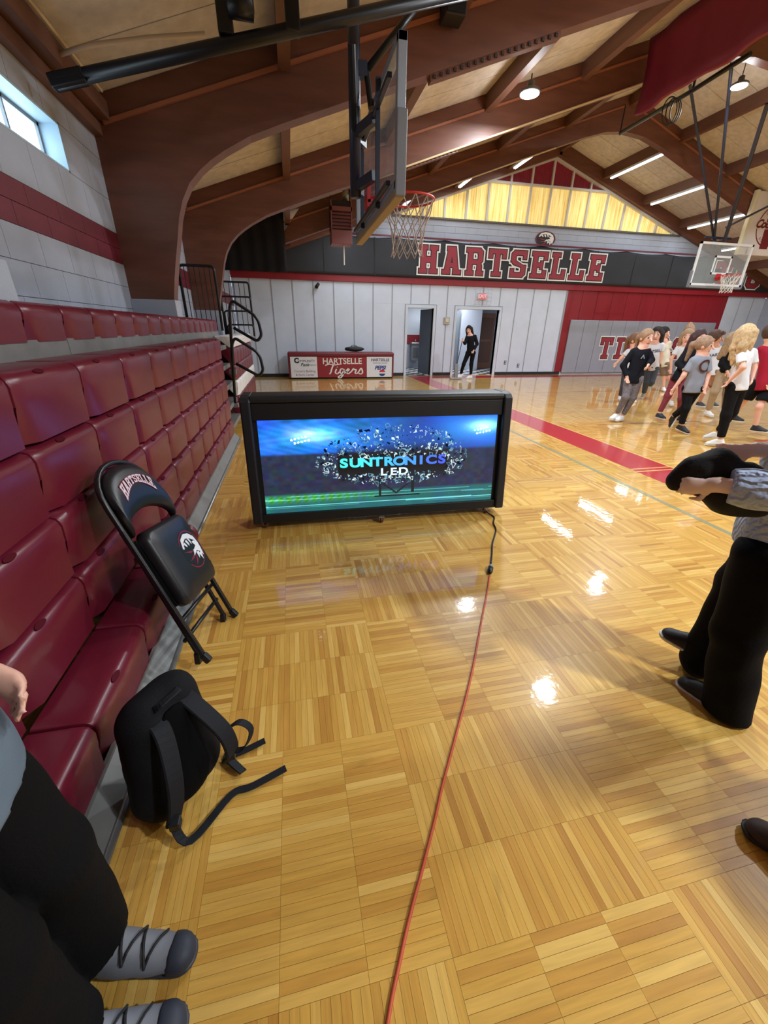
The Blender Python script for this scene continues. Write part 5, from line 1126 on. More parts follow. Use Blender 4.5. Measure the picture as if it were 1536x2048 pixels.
# ================================================================ PEOPLE
SKIN = {'fair': (226, 176, 156), 'tan': (196, 140, 112), 'pale': (250, 220, 210)}
M_skin = {}
for k_, c_ in SKIN.items():
    m_ = mat('skin_'+k_, c_, .5, noise=.03, nscale=30, attr='col'); m_.node_tree.nodes['Principled BSDF'].inputs['Subsurface Weight'].default_value = .08; M_skin[k_] = m_
def nrm(v): v = np.array(v, float); return v/np.linalg.norm(v)
def cloth(nm, c, **k): k.setdefault('rough', .85); k.setdefault('bump', .12); k.setdefault('bscale', 140); k.setdefault('spec', .15 if max(c) < 60 else .3); return mat(nm, c, **k)
def person(label, J, st, group=None):
    """J: joints in world space. Keys: head neck chest pelvis, and for a,b: sh el wr hip kn an toe. st: style."""
    J = {k: np.array(v, float) for k, v in J.items()}
    base = (J['an_a']+J['an_b'])/2; e = empty('person', label, 'person', (base[0], base[1], 0), group)
    h = st.get('h', .0125); k = st.get('hk', 1.0); B = st.get('b', 1.0)
    pts = np.array(list(J.values())); lo = pts.min(0)-.26; hi = pts.max(0)+.26; lo[2] = max(lo[2], -.02)
    f = nrm(st['face']); u = nrm(np.array(st.get('hup', (0, 0, 1)))-0); u = nrm(u-f*(u@f)); s = np.cross(u, f); C = J['head']; bf = nrm(st['front'])
    sp = nrm(J['neck']-J['pelvis']); bf = nrm(bf-sp*(bf@sp)); bs = np.cross(sp, bf)
    hp = lambda a, b, c: C+(s*a+f*b+u*c)*k
    AX = np.array([s, f, u])
    # ---- continuous body
    F_ = Field(lo, hi, h)
    F_.ell(hp(0, -.008, .018), np.array([.074, .092, .098])*k, AX, .02); F_.cone(hp(0, .012, -.02), hp(0, .04, -.085), .062*k, .036*k, .03)
    F_.cone(hp(0, .082, .012), hp(0, .108, -.022), .009*k, .014*k, .012); F_.ell(hp(.074, -.008, -.008), np.array([.012, .022, .032])*k, AX, .008); F_.ell(hp(-.074, -.008, -.008), np.array([.012, .022, .032])*k, AX, .008)
    F_.cone(hp(0, -.02, -.05), J['neck'], .052*k, .056*k, .03)
    ch = J['neck']*.75+J['pelvis']*.25
    F_.cone(ch, J['pelvis'], .115*B, .105*B, .06, flat=bf, fs=.72); F_.cone(J['sh_a'], J['sh_b'], .052*B, .052*B, .05); F_.cone(J['neck'], ch, .06*B, .09*B, .05)
    for q in 'ab':
        F_.cone(J['sh_'+q], J['el_'+q], .046*B, .037*B, .03); F_.cone(J['el_'+q], J['wr_'+q], .037*B, .025*B, .02)
        F_.cone(J['pelvis'], J['hip_'+q], .09*B, .085*B, .05); F_.cone(J['hip_'+q], J['kn_'+q], .078*B, .053*B, .04); F_.cone(J['kn_'+q], J['an_'+q], .052*B, .034*B, .03)
        ft = J['toe_'+q]-J['an_'+q]; F_.cone(J['an_'+q], J['an_'+q]+ft*.55+np.array([0, 0, -.012]), .033*B, .02*B, .015)
        hd = st.get('hand_'+q); hd = nrm(hd) if hd is not None else nrm(nrm(J['wr_'+q]-J['el_'+q])+np.array([0, 0, -.25])); W_ = J['wr_'+q]; pn = np.cross(hd, (0, 0, 1)) if abs(hd[2]) < .8 else np.cross(hd, bs)
        pn = nrm(pn) if np.linalg.norm(pn) > .1 else bf; ps_ = np.cross(pn, hd); hs = .88*B*st.get('hs', 1.0)
        curl = st.get('curl', .45); F_.cone(W_, W_+hd*.075*hs, .026*hs, .036*hs, .015, flat=pn, fs=.5)
        for i, (off, ln) in enumerate(((-.030, .062), (-.010, .072), (.010, .068), (.029, .052))):
            a0 = W_+hd*.078*hs+ps_*off*hs; a1 = a0+nrm(hd+pn*curl*.6)*ln*.55*hs; a2 = a1+nrm(hd+pn*curl*1.8)*ln*.5*hs; r_ = max(.0085*hs, h*.72); F_.cone(a0, a1, r_, r_, .004); F_.cone(a1, a2, r_, r_*.9, .004)
        t0 = W_+hd*.03*hs-ps_*.028*hs; t1 = t0+nrm(hd*.6-ps_*.8+pn*.3)*.042*hs; t2 = t1+nrm(hd+pn*.5)*.03*hs; r_ = max(.01*hs, h*.75); F_.cone(t0, t1, r_*1.15, r_, .006); F_.cone(t1, t2, r_, r_*.9, .004)
    sk = np.array(lin(SKIN[st.get('skin', 'fair')])); hc = np.array(lin(st['hair_c']))
    def col(V):
        D = (V-C)/k; a = D@s; b = D@f; c = D@u; c3 = np.tile(sk, (len(V), 1)); fr = b > .045
        c3[fr & ((abs(a)-.033)**2+((c-.012)*1.5)**2 < .0165**2)] = lin((226, 216, 210)); c3[fr & ((abs(a)-.033)**2+(c-.012)**2 < .0105**2)] = lin((44, 32, 30))
        c3[fr & (abs(c-.036-.1*(.035-abs(abs(a)-.033))) < .0055) & (abs(abs(a)-.033) < .02)] = hc*.8; c3[fr & (((a)/.027)**2+((c+.058)/.0095)**2 < 1)] = lin((178, 92, 92)); return c3
    F_.mesh('body', M_skin[st.get('skin', 'fair')], e, col)
    # ---- hair
    hm = cloth('hair_%d_%d_%d' % st['hair_c'], st['hair_c'], rough=.55, noise=.25, nscale=40, bump=.25, bscale=120); hs_ = st['hair']; hh = min(h, .012)
    F_ = Field(np.minimum(C-.30, lo), np.minimum(C+.24, hi)+.05, hh); F_.ell(hp(0, -.018, .026), np.array([.088, .102, .106])*k, AX, .02); 
    F_.ell(hp(0, .098, -.035), np.array([.078, .085, .098])*k, AX, .01, 'cut'); F_.ell(hp(0, .02, -.135), np.array([.1, .09, .1])*k, AX, .01, 'cut')
    if hs_ == 'long':
        for a in (-.062, -.03, .03, .062): F_.cone(hp(a, -.035, .02), hp(a*1.25, -.055, -.24), .05*k, .036*k, .03)
        for a in (-.078, .078): F_.cone(hp(a, .01, .0), hp(a*1.05, .0, -.2), .026*k, .022*k, .02)
    elif hs_ == 'wavy':
        for i_, (a, b_, l_) in enumerate(((-.05, -.05, -.22), (-.02, -.075, -.27), (.025, -.075, -.31), (.055, -.05, -.25), (-.07, -.01, -.15), (.072, -.01, -.19))):
            m1 = hp(a*1.25+.012*(-1)**i_, b_*1.25, l_*.45); F_.cone(hp(a, b_, .03), m1, .044*k, .034*k, .02); F_.cone(m1, hp(a*1.05-.012*(-1)**i_, b_*.95, l_), .034*k, .016*k, .02)
        F_.ripple(.003, 75, 2)
    elif hs_ == 'pony': F_.cone(hp(0, -.09, .04), hp(0, -.14, .0), .032*k, .04*k, .02); F_.cone(hp(0, -.14, .0), hp(.02, -.15, -.2), .04*k, .02*k, .02)
    elif hs_ == 'bun': F_.ell(hp(0, -.06, .12), np.array([.042, .042, .038])*k, AX, .015)
    elif hs_ == 'short': F_.cone(hp(-.03, .06, .09), hp(.04, .07, .085), .03*k, .028*k, .02)
    F_.mesh('hair', hm, e)
    # ---- top
    ts = st['top']; tm = cloth('cloth_%s' % ts['name'], ts['c'], noise=ts.get('n', .05), nscale=ts.get('ns', 9)); fat = ts.get('fat', 1.0); sl = ts.get('sleeve', .55); hem = J['pelvis']+(J['pelvis']-J['neck'])*ts.get('hem', .15)
    F_ = Field(lo, hi, h); F_.cone(ch, J['pelvis']*.6+hem*.4, .128*B*fat, .132*B*fat, .06, flat=bf, fs=.76); F_.cone(J['pelvis'], hem+(hem-J['pelvis'])*.5-sp*.06, .128*B*fat, .135*B*fat, .05, flat=bf, fs=.8)
    F_.cone(J['sh_a'], J['sh_b'], .06*B, .06*B, .05); F_.cone(J['neck']-sp*.015, ch, .065*B, .1*B, .05)
    for q in 'ab':
        a, b_, c = J['sh_'+q], J['el_'+q], J['wr_'+q]; lo_r = .056*B*ts.get('sl_fat', 1)
        G = Field(lo, hi, h)
        if sl <= 1: d = a+(b_-a)*sl; v_ = nrm(b_-a); G.cone(a, d+v_*.08, .058*B, lo_r*1.12, .03)
        else: d = b_+(c-b_)*(sl-1); v_ = nrm(c-b_); G.cone(a, b_, .058*B, lo_r, .03); G.cone(b_, d+v_*.06, lo_r*.95, lo_r*.76, .03)
        G.plane(d, v_); F_.merge(G)
    F_.ripple(.0035*ts.get('rip', 1), 24, len(label)); F_.plane(hem, -sp)
    F_.ell(J['neck']+sp*.055, np.array([.075, .075, .07])*B, None, .01, 'cut')
    to = F_.mesh('top', tm, e)
    # ---- bottoms
    ps = st['pants']; pm = cloth('cloth_%s' % ps['name'], ps['c'], noise=ps.get('n', .06), nscale=ps.get('ns', 12)); g = ps.get('fat', 1.0); ln = ps.get('len', .93); F_ = Field(lo, hi, h)
    F_.cone(J['pelvis']+sp*.05, J['pelvis'], .116*B, .112*B, .05, flat=bf, fs=.8)
    for q in 'ab':
        a, b_, c = J['hip_'+q], J['kn_'+q], J['an_'+q]; F_.cone(J['pelvis'], a, .1*B, .098*B, .05)
        G = Field(lo, hi, h); G.F[:] = .5
        if ln <= .5:
            d = a+(b_-a)*ln*2; v_ = nrm(b_-a); G.cone(a, d+v_*.1, .094*B*g, .092*B*g, .03)
        else:
            d = b_+(c-b_)*(ln-.5)*2; v_ = nrm(c-b_); cu = .046*B*ps.get('cuff', g); G.cone(a, b_, .091*B*max(1, g*.92), .064*B*g, .03); G.cone(b_, d+v_*.1, .064*B*g, cu+(cu-.064*B*g)*.2, .03)
            if ps.get('drop'): v_ = np.array([0, 0, -1.0]); d = d*np.array([1, 1, 0])+np.array([0, 0, .014])
        G.plane(d, v_); F_.merge(G)
    F_.ripple(ps.get('rip', .0025), 22, 3); F_.plane((0, 0, .012), (0, 0, -1)); F_.mesh('trousers' if ln > .5 else 'shorts', pm, e)
    # ---- shoes
    ss = st['shoes']; sm_ = mat('shoe_%s' % ss['name'], ss['c'], .6, noise=.05, nscale=20); so_ = mat('sole_%s' % ss['name'], ss.get('sole', (232, 232, 232)), .5)
    for q in 'ab':
        an, to_ = J['an_'+q], J['toe_'+q]; d = to_-an; ax = nrm(d-np.array([0, 0, d[2]])*.0); L_ = .245*B*ss.get('len', 1); fwd = nrm(st['foot_'+q]) if 'foot_'+q in st else nrm(np.array([d[0], d[1], d[2]+.055]))
        upv = nrm(np.array([0, 0, 1])-fwd*fwd[2]); heel = an-upv*.052*B-fwd*.055*B; tip = heel+fwd*L_
        sd = np.cross(fwd, upv); l2 = np.minimum(heel, tip)-.1; h2 = np.maximum(heel, tip)+.14; F_ = Field(l2, h2, min(h, .009)); w_ = .038*B
        F_.cone(heel+fwd*.035*B, heel+fwd*.12*B, w_, w_*.92, .02, flat=upv, fs=1.05); F_.cone(heel+fwd*.1*B, tip-fwd*.045*B, w_*1.0, w_*1.02, .03, flat=upv, fs=.72); F_.cone(heel+fwd*.04*B+upv*.02, an+upv*.03*B*ss.get('high', 1), w_*.9, .044*B, .03); F_.cone(an+fwd*.03*B-upv*.002*B, heel+fwd*.185*B+upv*.004*B, w_*1.0, w_*.86, .03)
        F_.plane(heel-upv*.010*B, -upv); F_.plane(an+upv*.022*B*ss.get('high', 1), upv); shoe = F_.mesh('shoe', sm_, e)
        F_ = Field(l2, h2, min(h, .008)); F_.cone(heel+fwd*.03*B, tip-fwd*.04*B, w_*1.06, w_*1.16, .02); F_.plane(heel-upv*.008*B, upv); F_.plane(heel-upv*.032*B, -upv); F_.mesh('sole', so_, shoe)
        for t_ in range(ss.get('laces', 0)):
            c0 = heel+fwd*(.105+.024*t_)*B+upv*(.074-.0105*t_)*B; sd_ = nrm(sd); cr_ = fwd*.014*B*(1 if t_ % 2 else -1); lc = MB().tube([c0-sd_*.036*B-upv*.010-cr_, c0-sd_*.018*B+upv*.007*B-cr_*.5, c0+upv*.012*B, c0+sd_*.018*B+upv*.007*B+cr_*.5, c0+sd_*.036*B-upv*.010+cr_], .0032*B, 6).build('lace', mat('lace_dark', (24, 26, 32), .7)); keep(lc, shoe)
        if 'cap' in ss:
            F_ = Field(l2, h2, .007); F_.cone(heel+fwd*.165*B, tip-fwd*.043*B, w_*1.0, w_*1.09, .02, flat=upv, fs=.78); F_.plane(heel-upv*.011*B, -upv); F_.plane(tip-fwd*.06*B, -fwd); F_.mesh('toe_cap', mat('toe_cap_dark', ss['cap'], .6), shoe)
    # ---- print on the chest
    if 'print' in st:
        txt, size, pc = st['print']; c0 = J['neck']*.66+J['pelvis']*.34; rr = .128*B*fat*.76
        def pf(x, y, d): return c0+bs*(-x)*-1*st.get('psign', 1)+sp*y+bf*(rr+.017-x*x*3.0)
        o = flat_text(txt, size, pf, 'chest_print', mat('print_%d_%d_%d' % pc, pc, .7), None, depth=.001, bold=.001); keep(o, to)
    return e
# ---- helper: joints read along sight lines, on an upright plane through the feet
def posed(anchor, px):
    A = np.array(atz(*anchor)); hv = A-CAM; hv[2] = 0; hv = hv/np.linalg.norm(hv); dist = (A-CAM)@hv
    side = np.array([hv[1], -hv[0], 0])    # image right
    J = {}
    for k_, v in px.items():
        d = ray(v[0], v[1]); p = CAM+d*dist/(d@hv); J[k_] = p-hv*(v[2] if len(v) > 2 else 0)
    for k_ in J:
        if k_.startswith('an_'): J[k_][2] = max(J[k_][2], .075)
        if k_.startswith('toe_'): J[k_][2] = max(J[k_][2], .02)
    mpp = dist/(ray(*anchor)@hv)/F
    return J, -hv, side, mpp
def face(tc, sd, yaw, pitch=0):   # yaw 0 = towards the viewer, 90 = image right, 180 = away
    a = math.radians(yaw); p = math.radians(pitch); return (tc*math.cos(a)+sd*math.sin(a))*math.cos(p)+np.array([0, 0, math.sin(p)])
def runner(label, anchor, px, yaw, fyaw, st, feet=None, hup=None, headpx=31, fp=-5, toeyaw=None):
    J, tc, sd, mpp = posed(anchor, px)
    if 'pelvis' not in J: J['pelvis'] = (J['hip_a']+J['hip_b'])/2+np.array([0, 0, .03])
    st = dict(st); st['front'] = face(tc, sd, yaw); st['face'] = face(tc, sd, fyaw, fp); st['hk'] = headpx*mpp/.232; st.setdefault('b', .92)
    hd = nrm(J['head']-J['neck']); st['hup'] = hd*.6+np.array([0, 0, .4])
    for q in 'ab':
        if 'toe_'+q not in J: ty = toeyaw if toeyaw is not None else yaw; J['toe_'+q] = J['an_'+q]+face(tc, sd, ty)*.16+np.array([0, 0, -.055])
    return person(label, J, st, 'young players jogging in a group')
WH = dict(name='white_sneaker', c=(226, 228, 230)); BK = dict(name='black_sneaker', c=(26, 28, 34))
T_white = dict(name='white_tee', c=(214, 218, 228), sleeve=.6, fat=1.06, hem=.12)
# 1 black sweatshirt
runner('person in black long-sleeved sweatshirt and grey patterned leggings, leftmost in the group', (1235, 842), dict(head=(1293, 677, 0), neck=(1284, 697, 0), sh_a=(1267, 703, .02), sh_b=(1297, 703, .0), el_a=(1247, 730, .05), wr_a=(1254, 753, .12), el_b=(1303, 720, .0), wr_b=(1296, 729, .16), hip_a=(1259, 757, .02), hip_b=(1276, 758, 0), kn_a=(1251, 793, .12), an_a=(1233, 829, .05), kn_b=(1266, 794, .05), an_b=(1244, 833, .0)), 25, 40,
       dict(hair='pony', hair_c=(150, 118, 92), top=dict(name='black_sweatshirt', c=(22, 24, 32), sleeve=1.92, fat=1.12, hem=.22), pants=dict(name='grey_print_leggings', c=(112, 106, 112), n=.4, ns=60), shoes=WH, print=('^', .16, (190, 196, 206))), headpx=30, toeyaw=-30)
# 2 white tee behind, arm out
runner('person in white tee half hidden behind the black sweatshirt, arm stretched out', (1245, 802), dict(head=(1272, 681), neck=(1268, 698), sh_a=(1256, 703), sh_b=(1281, 702), el_a=(1243, 715), wr_a=(1234, 725), el_b=(1288, 722), wr_b=(1285, 740), hip_a=(1252, 747), hip_b=(1266, 747), kn_a=(1246, 773, .05), an_a=(1240, 794), kn_b=(1272, 772, .1), an_b=(1266, 797)), 20, 60,
       dict(hair='pony', hair_c=(120, 88, 66), top=T_white, pants=dict(name='charcoal_pants', c=(62, 64, 74)), shoes=WH), headpx=26)
# 3 white tee with lettering
runner('person in lettered white tee and dark grey pants running toward the viewer', (1288, 797), dict(head=(1313, 670), neck=(1310, 685), sh_a=(1299, 690), sh_b=(1324, 690), el_a=(1297, 712, .05), wr_a=(1299, 731, .1), el_b=(1323, 712), wr_b=(1316, 732), hip_a=(1298, 738), hip_b=(1310, 738), kn_a=(1293, 766, .12), an_a=(1287, 788, .06), kn_b=(1303, 764, .1), an_b=(1301, 772, -.25), toe_b=(1300, 785, -.3)), 0, -5,
       dict(hair='long', hair_c=(44, 34, 34), top=T_white, pants=dict(name='slate_pants', c=(70, 76, 88), fat=1.15), shoes=dict(name='grey_shoe', c=(150, 150, 140)), print=('HARTSELLE', .085, (40, 48, 96))), headpx=27)
# 4 cream tee behind
runner('person in cream tee behind the lettered white tee, looking down to the right', (1330, 783), dict(head=(1328, 668), neck=(1329, 682), sh_a=(1319, 687), sh_b=(1339, 686), el_a=(1316, 706), wr_a=(1318, 722), el_b=(1337, 705), wr_b=(1326, 720), hip_a=(1325, 730), hip_b=(1336, 730), kn_a=(1328, 756), an_a=(1327, 776), kn_b=(1338, 755), an_b=(1342, 772, -.15)), 20, 60,
       dict(hair='long', hair_c=(36, 30, 32), top=dict(name='cream_tee', c=(214, 208, 190), sleeve=.6, hem=.12), pants=dict(name='tan_shorts', c=(120, 100, 84), len=.4), shoes=WH), headpx=24)
# 5 white tee, fair hair
runner('person in loose white tee and pale shorts facing the viewer', (1342, 812), dict(head=(1375, 675), neck=(1372, 691), sh_a=(1356, 697), sh_b=(1385, 697), el_a=(1343, 717), wr_a=(1342, 737), el_b=(1390, 719), wr_b=(1386, 737), hip_a=(1358, 748), hip_b=(1374, 748), kn_a=(1356, 776, .1), an_a=(1343, 803, .0), kn_b=(1372, 776), an_b=(1366, 800, -.15)), 10, 0,
       dict(hair='long', hair_c=(160, 130, 100), top=dict(T_white, fat=1.2), pants=dict(name='cream_shorts', c=(196, 186, 170), len=.36), shoes=WH, print=('H', .12, (120, 40, 50))), headpx=28)
# 12 head with bun behind
runner('person in grey tee standing farthest back, behind the loose white tee', (1374, 786), dict(head=(1378, 663), neck=(1377, 678), sh_a=(1366, 684), sh_b=(1388, 684), el_a=(1362, 704), wr_a=(1364, 722), el_b=(1392, 704), wr_b=(1390, 722), hip_a=(1371, 730), hip_b=(1384, 730), kn_a=(1370, 756), an_a=(1369, 779), kn_b=(1384, 756), an_b=(1384, 778)), 0, 0,
       dict(hair='bun', hair_c=(150, 120, 96), top=dict(name='grey_tee', c=(150, 150, 156), sleeve=.6), pants=dict(name='black_shorts', c=(26, 26, 32), len=.4), shoes=WH), headpx=24)
# 6 black jacket maroon leggings
runner('person in black jacket and maroon leggings leaning forward', (1335, 842), dict(head=(1399, 677), neck=(1392, 693), sh_a=(1377, 699), sh_b=(1401, 700), el_a=(1357, 726, .1), wr_a=(1368, 738, .2), el_b=(1404, 730, -.05), wr_b=(1398, 748), hip_a=(1352, 756), hip_b=(1368, 758), kn_a=(1336, 791, .0), an_a=(1318, 828, .0), kn_b=(1364, 796, .1), an_b=(1358, 834, .0)), 45, 30,
       dict(hair='long', hair_c=(64, 40, 42), top=dict(name='black_jacket', c=(24, 25, 31), sleeve=1.9, hem=.16, fat=1.05), pants=dict(name='maroon_leggings', c=(132, 56, 70), n=.2, ns=40), shoes=dict(name='navy_sneaker', c=(40, 44, 58))), headpx=30)
# 8 boy white tee
runner('person in lettered white tee and brown shorts looking right', (1400, 815), dict(head=(1431, 677), neck=(1430, 692), sh_a=(1421, 698), sh_b=(1444, 698), el_a=(1413, 720), wr_a=(1414, 738), el_b=(1438, 726), wr_b=(1431, 745), hip_a=(1417, 747), hip_b=(1431, 747), kn_a=(1412, 775, .1), an_a=(1398, 805), kn_b=(1428, 778), an_b=(1424, 806, -.1)), 50, 85,
       dict(hair='short', hair_c=(82, 58, 46), skin='tan', top=T_white, pants=dict(name='tan_brown_shorts', c=(150, 104, 72), len=.44), shoes=dict(name='bw_sneaker', c=(60, 62, 68)), print=('HARTSELLE', .075, (60, 66, 120))), headpx=28)
# 7 grey tee
runner('person in grey tee with basketball print and black leggings, front of the group', (1362, 866), dict(head=(1410, 692), neck=(1402, 712), sh_a=(1386, 721, .05), sh_b=(1414, 719, -.03), el_a=(1368, 750, .1), wr_a=(1350, 774, .12), el_b=(1416, 751, -.05), wr_b=(1411, 774, .05), hip_a=(1377, 776, .03), hip_b=(1394, 778, -.02), kn_a=(1372, 815, .06), an_a=(1362, 852, .0), toe_a=(1379, 866, .06), kn_b=(1371, 815, -.05), an_b=(1343, 836, -.12), toe_b=(1334, 854, -.12)), 50, 80,
       dict(hair='pony', hair_c=(150, 122, 100), top=dict(name='heather_grey_tee', c=(138, 144, 158), sleeve=.75, fat=1.15, hem=.2), pants=dict(name='black_leggings', c=(22, 23, 28)), shoes=BK, print=('O', .26, (112, 66, 56))), headpx=32)
# 9 black top khaki
runner('person in black top and khaki pants, behind the white tee and black leggings', (1425, 834), dict(head=(1467, 682), neck=(1463, 697), sh_a=(1449, 702), sh_b=(1474, 701), el_a=(1444, 728, .1), wr_a=(1455, 742, .15), el_b=(1478, 728), wr_b=(1472, 745), hip_a=(1446, 745), hip_b=(1461, 746), kn_a=(1430, 782, .1), an_a=(1415, 823), kn_b=(1454, 786), an_b=(1448, 822, -.1)), 40, 70,
       dict(hair='long', hair_c=(156, 128, 98), top=dict(name='black_knit', c=(20, 21, 24), sleeve=1.9, hem=.06), pants=dict(name='khaki_pants', c=(168, 146, 118), fat=1.2), shoes=WH), headpx=29)
# 10 blonde woman
runner('person in white tee and black leggings with the head turned away', (1432, 893), dict(head=(1493, 672), neck=(1489, 697), sh_a=(1480, 707, .1), sh_b=(1504, 705, -.1), el_a=(1487, 733, .2), wr_a=(1461, 759, .16), el_b=(1508, 737, -.1), wr_b=(1505, 755, -.05), hip_a=(1467, 774, .06), hip_b=(1481, 775, -.06), kn_a=(1453, 828, .06), an_a=(1441, 880, .03), toe_a=(1408, 889, .03), kn_b=(1464, 826, -.1), an_b=(1432, 872, -.25), toe_b=(1420, 880, -.25)), -80, 150,
       dict(hair='wavy', hair_c=(192, 164, 124), top=dict(name='bright_white_tee', c=(222, 226, 234), sleeve=.7, fat=1.12, hem=.14), pants=dict(name='black_jogger', c=(20, 20, 24), fat=1.1), shoes=dict(name='white_canvas', c=(226, 228, 230))), headpx=37)
# 11 red tee
runner('person in red tee and black shorts walking out of frame at the right', (1500, 866), dict(head=(1548, 668), neck=(1543, 689), sh_a=(1524, 698), sh_b=(1566, 700), el_a=(1520, 732, -.05), wr_a=(1534, 768, .12), el_b=(1572, 735), wr_b=(1566, 765), hip_a=(1514, 770), hip_b=(1542, 772), kn_a=(1484, 806, -.1), an_a=(1464, 836, -.2), kn_b=(1519, 812, .1), an_b=(1511, 853, .05), toe_b=(1533, 862, .05)), 80, 90,
       dict(hair='short', hair_c=(80, 60, 48), top=dict(name='red_tee', c=(160, 24, 50), sleeve=.6, fat=1.2, hem=.16), pants=dict(name='black_gym_shorts', c=(20, 20, 24), len=.36, fat=1.15), shoes=dict(name='black_hightop', c=(28, 30, 36), high=1.6)), headpx=36)
# woman in the doorway with a dust mop
def plain(label, anchor, px, yaw, fyaw, st, headpx, grp=None, **k):
    J, tc, sd, mpp = posed(anchor, px); J['pelvis'] = J.get('pelvis', (J['hip_a']+J['hip_b'])/2+np.array([0, 0, .03])); st = dict(st); st['front'] = face(tc, sd, yaw); st['face'] = face(tc, sd, fyaw, k.get('fp', -12)); st['hk'] = headpx*mpp/.232; st.setdefault('b', .95); hd = nrm(J['head']-J['neck']); st['hup'] = hd*.5+np.array([0, 0, .5])
    for q in 'ab':
        if 'toe_'+q not in J: J['toe_'+q] = J['an_'+q]+face(tc, sd, yaw)*.16+np.array([0, 0, -.055])
    return person(label, J, st, grp), J
_, Jd = plain('person in black jacket and trousers standing in the double doorway', (928, 757), dict(head=(938, 660), neck=(941, 670), sh_a=(934.5, 674), sh_b=(950, 673), el_a=(930, 686, .1), wr_a=(927, 681, .25), el_b=(954, 688), wr_b=(947, 701, .15), hip_a=(936.5, 706), hip_b=(946, 706), kn_a=(927.5, 728, .1), an_a=(921, 750), kn_b=(942.5, 729), an_b=(941.5, 752), toe_b=(934, 757, .05), toe_a=(916, 754, .05)), -25, -15,
      dict(hair='long', hair_c=(40, 26, 26), top=dict(name='black_zip_jacket', c=(20, 22, 28), sleeve=1.9, hem=.2), pants=dict(name='black_slim_pants', c=(16, 16, 20)), shoes=WH, curl=.9), 15)
hnd = Jd['wr_a']+np.array([-.05, -.03, .0]); e = empty('dust_mop', 'upright dust mop held by the person in the doorway', 'mop', (hnd[0]-.1, hnd[1], 0)); ft = np.array([hnd[0]-.12, hnd[1]-.02, .06])
keep(MB().tube([hnd+(hnd-ft)*.06, ft+np.array([0, 0, .4])], .012, 8).build('handle', M_blackmetal), e); keep(MB().bar(ft+np.array([-.02, 0, .42]), ft, .07, .12).build('frame', mat('mop_grey', (128, 130, 138), .6), bevel=.01), e); keep(MB().box(tuple(ft-[.2, .06, .055]), tuple(ft+[.2, .06, 0])).build('mop_head', mat('mop_head_grey', (150, 150, 156), .95, bump=.4, bscale=60), bevel=.02), e)
def knit():
    m = mat('cloth_blue_cable_sweater', (188, 206, 240), .9, noise=.06, nscale=9, bump=.2, bscale=160); nt = m.node_tree; N = nt.nodes; L = nt.links; b = N['Principled BSDF']
    tc = N.new('ShaderNodeTexCoord'); w1_ = N.new('ShaderNodeTexWave'); w1_.wave_type = 'BANDS'; w1_.bands_direction = 'DIAGONAL'; w1_.inputs['Scale'].default_value = 14; w1_.inputs['Distortion'].default_value = 7; w1_.inputs['Detail Scale'].default_value = 1.5; L.new(tc.outputs['Object'], w1_.inputs[0])
    bp2 = N.new('ShaderNodeBump'); bp2.inputs['Strength'].default_value = .55; bp2.inputs['Distance'].default_value = .03; L.new(w1_.outputs['Fac'], bp2.inputs['Height']); L.new(bp2.outputs[0], b.inputs['Normal'])
knit()
# ---- woman at the right edge, bending over a dark garment
_, Jw = plain('person in pale blue cable sweater and wide black trousers at the right edge', (1425, 1395), dict(head=(1728, 560, .1), neck=(1712, 690, .05), sh_a=(1690, 745, .18), sh_b=(1735, 740, -.14), el_a=(1640, 955, .28), wr_a=(1482, 930, .34), el_b=(1680, 915, .0), wr_b=(1524, 890, .10), hip_a=(1545, 1100, .09), hip_b=(1570, 1085, -.09), kn_a=(1487, 1250, .09), an_a=(1452, 1402, .06), toe_a=(1376, 1418, .04), kn_b=(1470, 1190, -.12), an_b=(1404, 1318, -.12), toe_b=(1332, 1293, -.10), pelvis=(1570, 1060, 0)), -75, -70,
      dict(h=.0095, b=.98, hair='long', hair_c=(120, 92, 70), skin='pale', top=dict(name='blue_cable_sweater', c=(168, 184, 212), sleeve=1.86, fat=1.28, hem=.12, n=.06, sl_fat=1.3, rip=2.0), pants=dict(name='black_wide_trousers', c=(10, 11, 16), fat=1.35, cuff=1.95, len=.985, rip=.005, drop=True), shoes=dict(name='black_slip_on', c=(26, 27, 33)), curl=.8), 100, fp=-45)
# knit cables
gm = empty('garment', 'bundled black garment held by the person in the pale blue sweater', 'garment', Jw['wr_a'])
fd = Field(Jw['wr_a']-.42, Jw['wr_a']+.36, .0105); _, tcw, sdw, _ = posed((1425, 1395), dict(a=(1, 1)))
Jg, _, _, _ = posed((1425, 1395), dict(a=(1408, 928, .33), b=(1440, 908, .3), c=(1475, 902, .25), d=(1478, 950, .27), e=(1495, 968, .25), f=(1520, 930, .2), g=(1425, 938, .30), i=(1540, 985, .2)))
fd.cone(Jg['a'], Jg['b'], .035, .05, .03); fd.cone(Jg['b'], Jg['c'], .045, .04, .03); fd.cone(Jg['c'], Jg['d'], .04, .055, .04); fd.cone(Jg['d'], Jg['e'], .055, .045, .04); fd.cone(Jg['e'], Jg['f'], .045, .05, .03); fd.cone(Jg['e'], Jg['i'], .045, .04, .03); fd.cone(Jg['g'], Jg['d'], .02, .04, .02); fd.ripple(.006, 40, 5)
fd.mesh('bundled_cloth', mat('black_garment', (16, 16, 20), .85, bump=.15, bscale=120), gm)
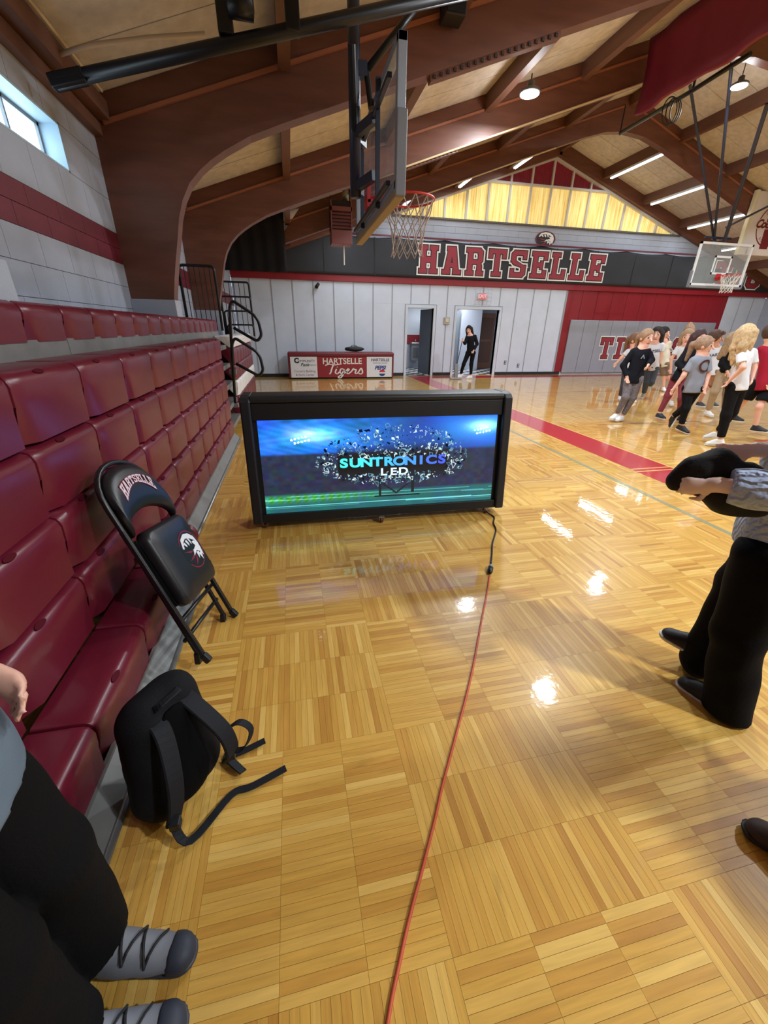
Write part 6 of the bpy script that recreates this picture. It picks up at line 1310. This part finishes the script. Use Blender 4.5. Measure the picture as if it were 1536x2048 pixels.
# ---- person beside the camera at the left (grey hiking shoes)
JL = dict(head=(-.68, .46, 1.60), neck=(-.70, .47, 1.42), sh_a=(-.70, .66, 1.36), sh_b=(-.70, .28, 1.36), el_a=(-.76, .68, 1.12), wr_a=(-.575, .635, .98), el_b=(-.68, .2, 1.1), wr_b=(-.6, .16, .9), pelvis=(-.665, .47, .90), hip_a=(-.655, .565, .84), hip_b=(-.655, .38, .84), kn_a=(-.59, .585, .48), an_a=(-.60, .585, .085), toe_a=(-.40, .545, .03), kn_b=(-.60, .41, .48), an_b=(-.60, .43, .085), toe_b=(-.40, .425, .03))
person('person in black trousers and grey-blue jacket with grey hiking shoes at the left edge', JL, dict(h=.0095, b=1.02, face=(1, .2, -.1), front=(1, .05, 0), hair='short', hair_c=(60, 48, 42), top=dict(name='grey_blue_jacket', c=(96, 112, 128), sleeve=1.8, fat=1.5, hem=.24), pants=dict(name='black_work_trousers', c=(9, 10, 13), fat=1.28, cuff=1.75, len=.97, rip=.005), shoes=dict(name='grey_hiking_shoe', c=(118, 122, 132), sole=(52, 56, 68), laces=5, cap=(44, 50, 64), len=1.2), foot_a=(.97, -.18, 0), foot_b=(.99, -.02, 0), curl=.6, hs=1.0, hand_a=(.75, -.2, -.6)))
# ---- person mostly out of frame at the lower right (brown shoe)
JR = dict(head=(1.95, .05, 1.58), neck=(1.95, .05, 1.40), sh_a=(1.95, .24, 1.34), sh_b=(1.95, -.14, 1.34), el_a=(1.98, .28, 1.06), wr_a=(1.9, .26, .84), el_b=(1.98, -.2, 1.06), wr_b=(1.9, -.18, .84), pelvis=(1.93, .05, .88), hip_a=(1.93, .15, .84), hip_b=(1.93, -.05, .84), kn_a=(1.62, .22, .47), an_a=(1.45, .333, .085), toe_a=(1.36, .47, .03), kn_b=(1.9, -.08, .46), an_b=(1.9, -.06, .085), toe_b=(1.72, .0, .03))
person('person with a dark brown leather shoe at the lower right edge', JR, dict(h=.0115, b=1.0, face=(-1, .3, 0), front=(-1, .2, 0), hair='short', hair_c=(80, 64, 52), top=dict(name='dark_polo', c=(54, 58, 66), sleeve=.7, hem=.14), pants=dict(name='dark_slacks', c=(42, 44, 52), fat=1.3, cuff=1.5), shoes=dict(name='brown_leather', c=(58, 44, 40), sole=(36, 28, 26)), foot_a=(-.55, .83, 0)))
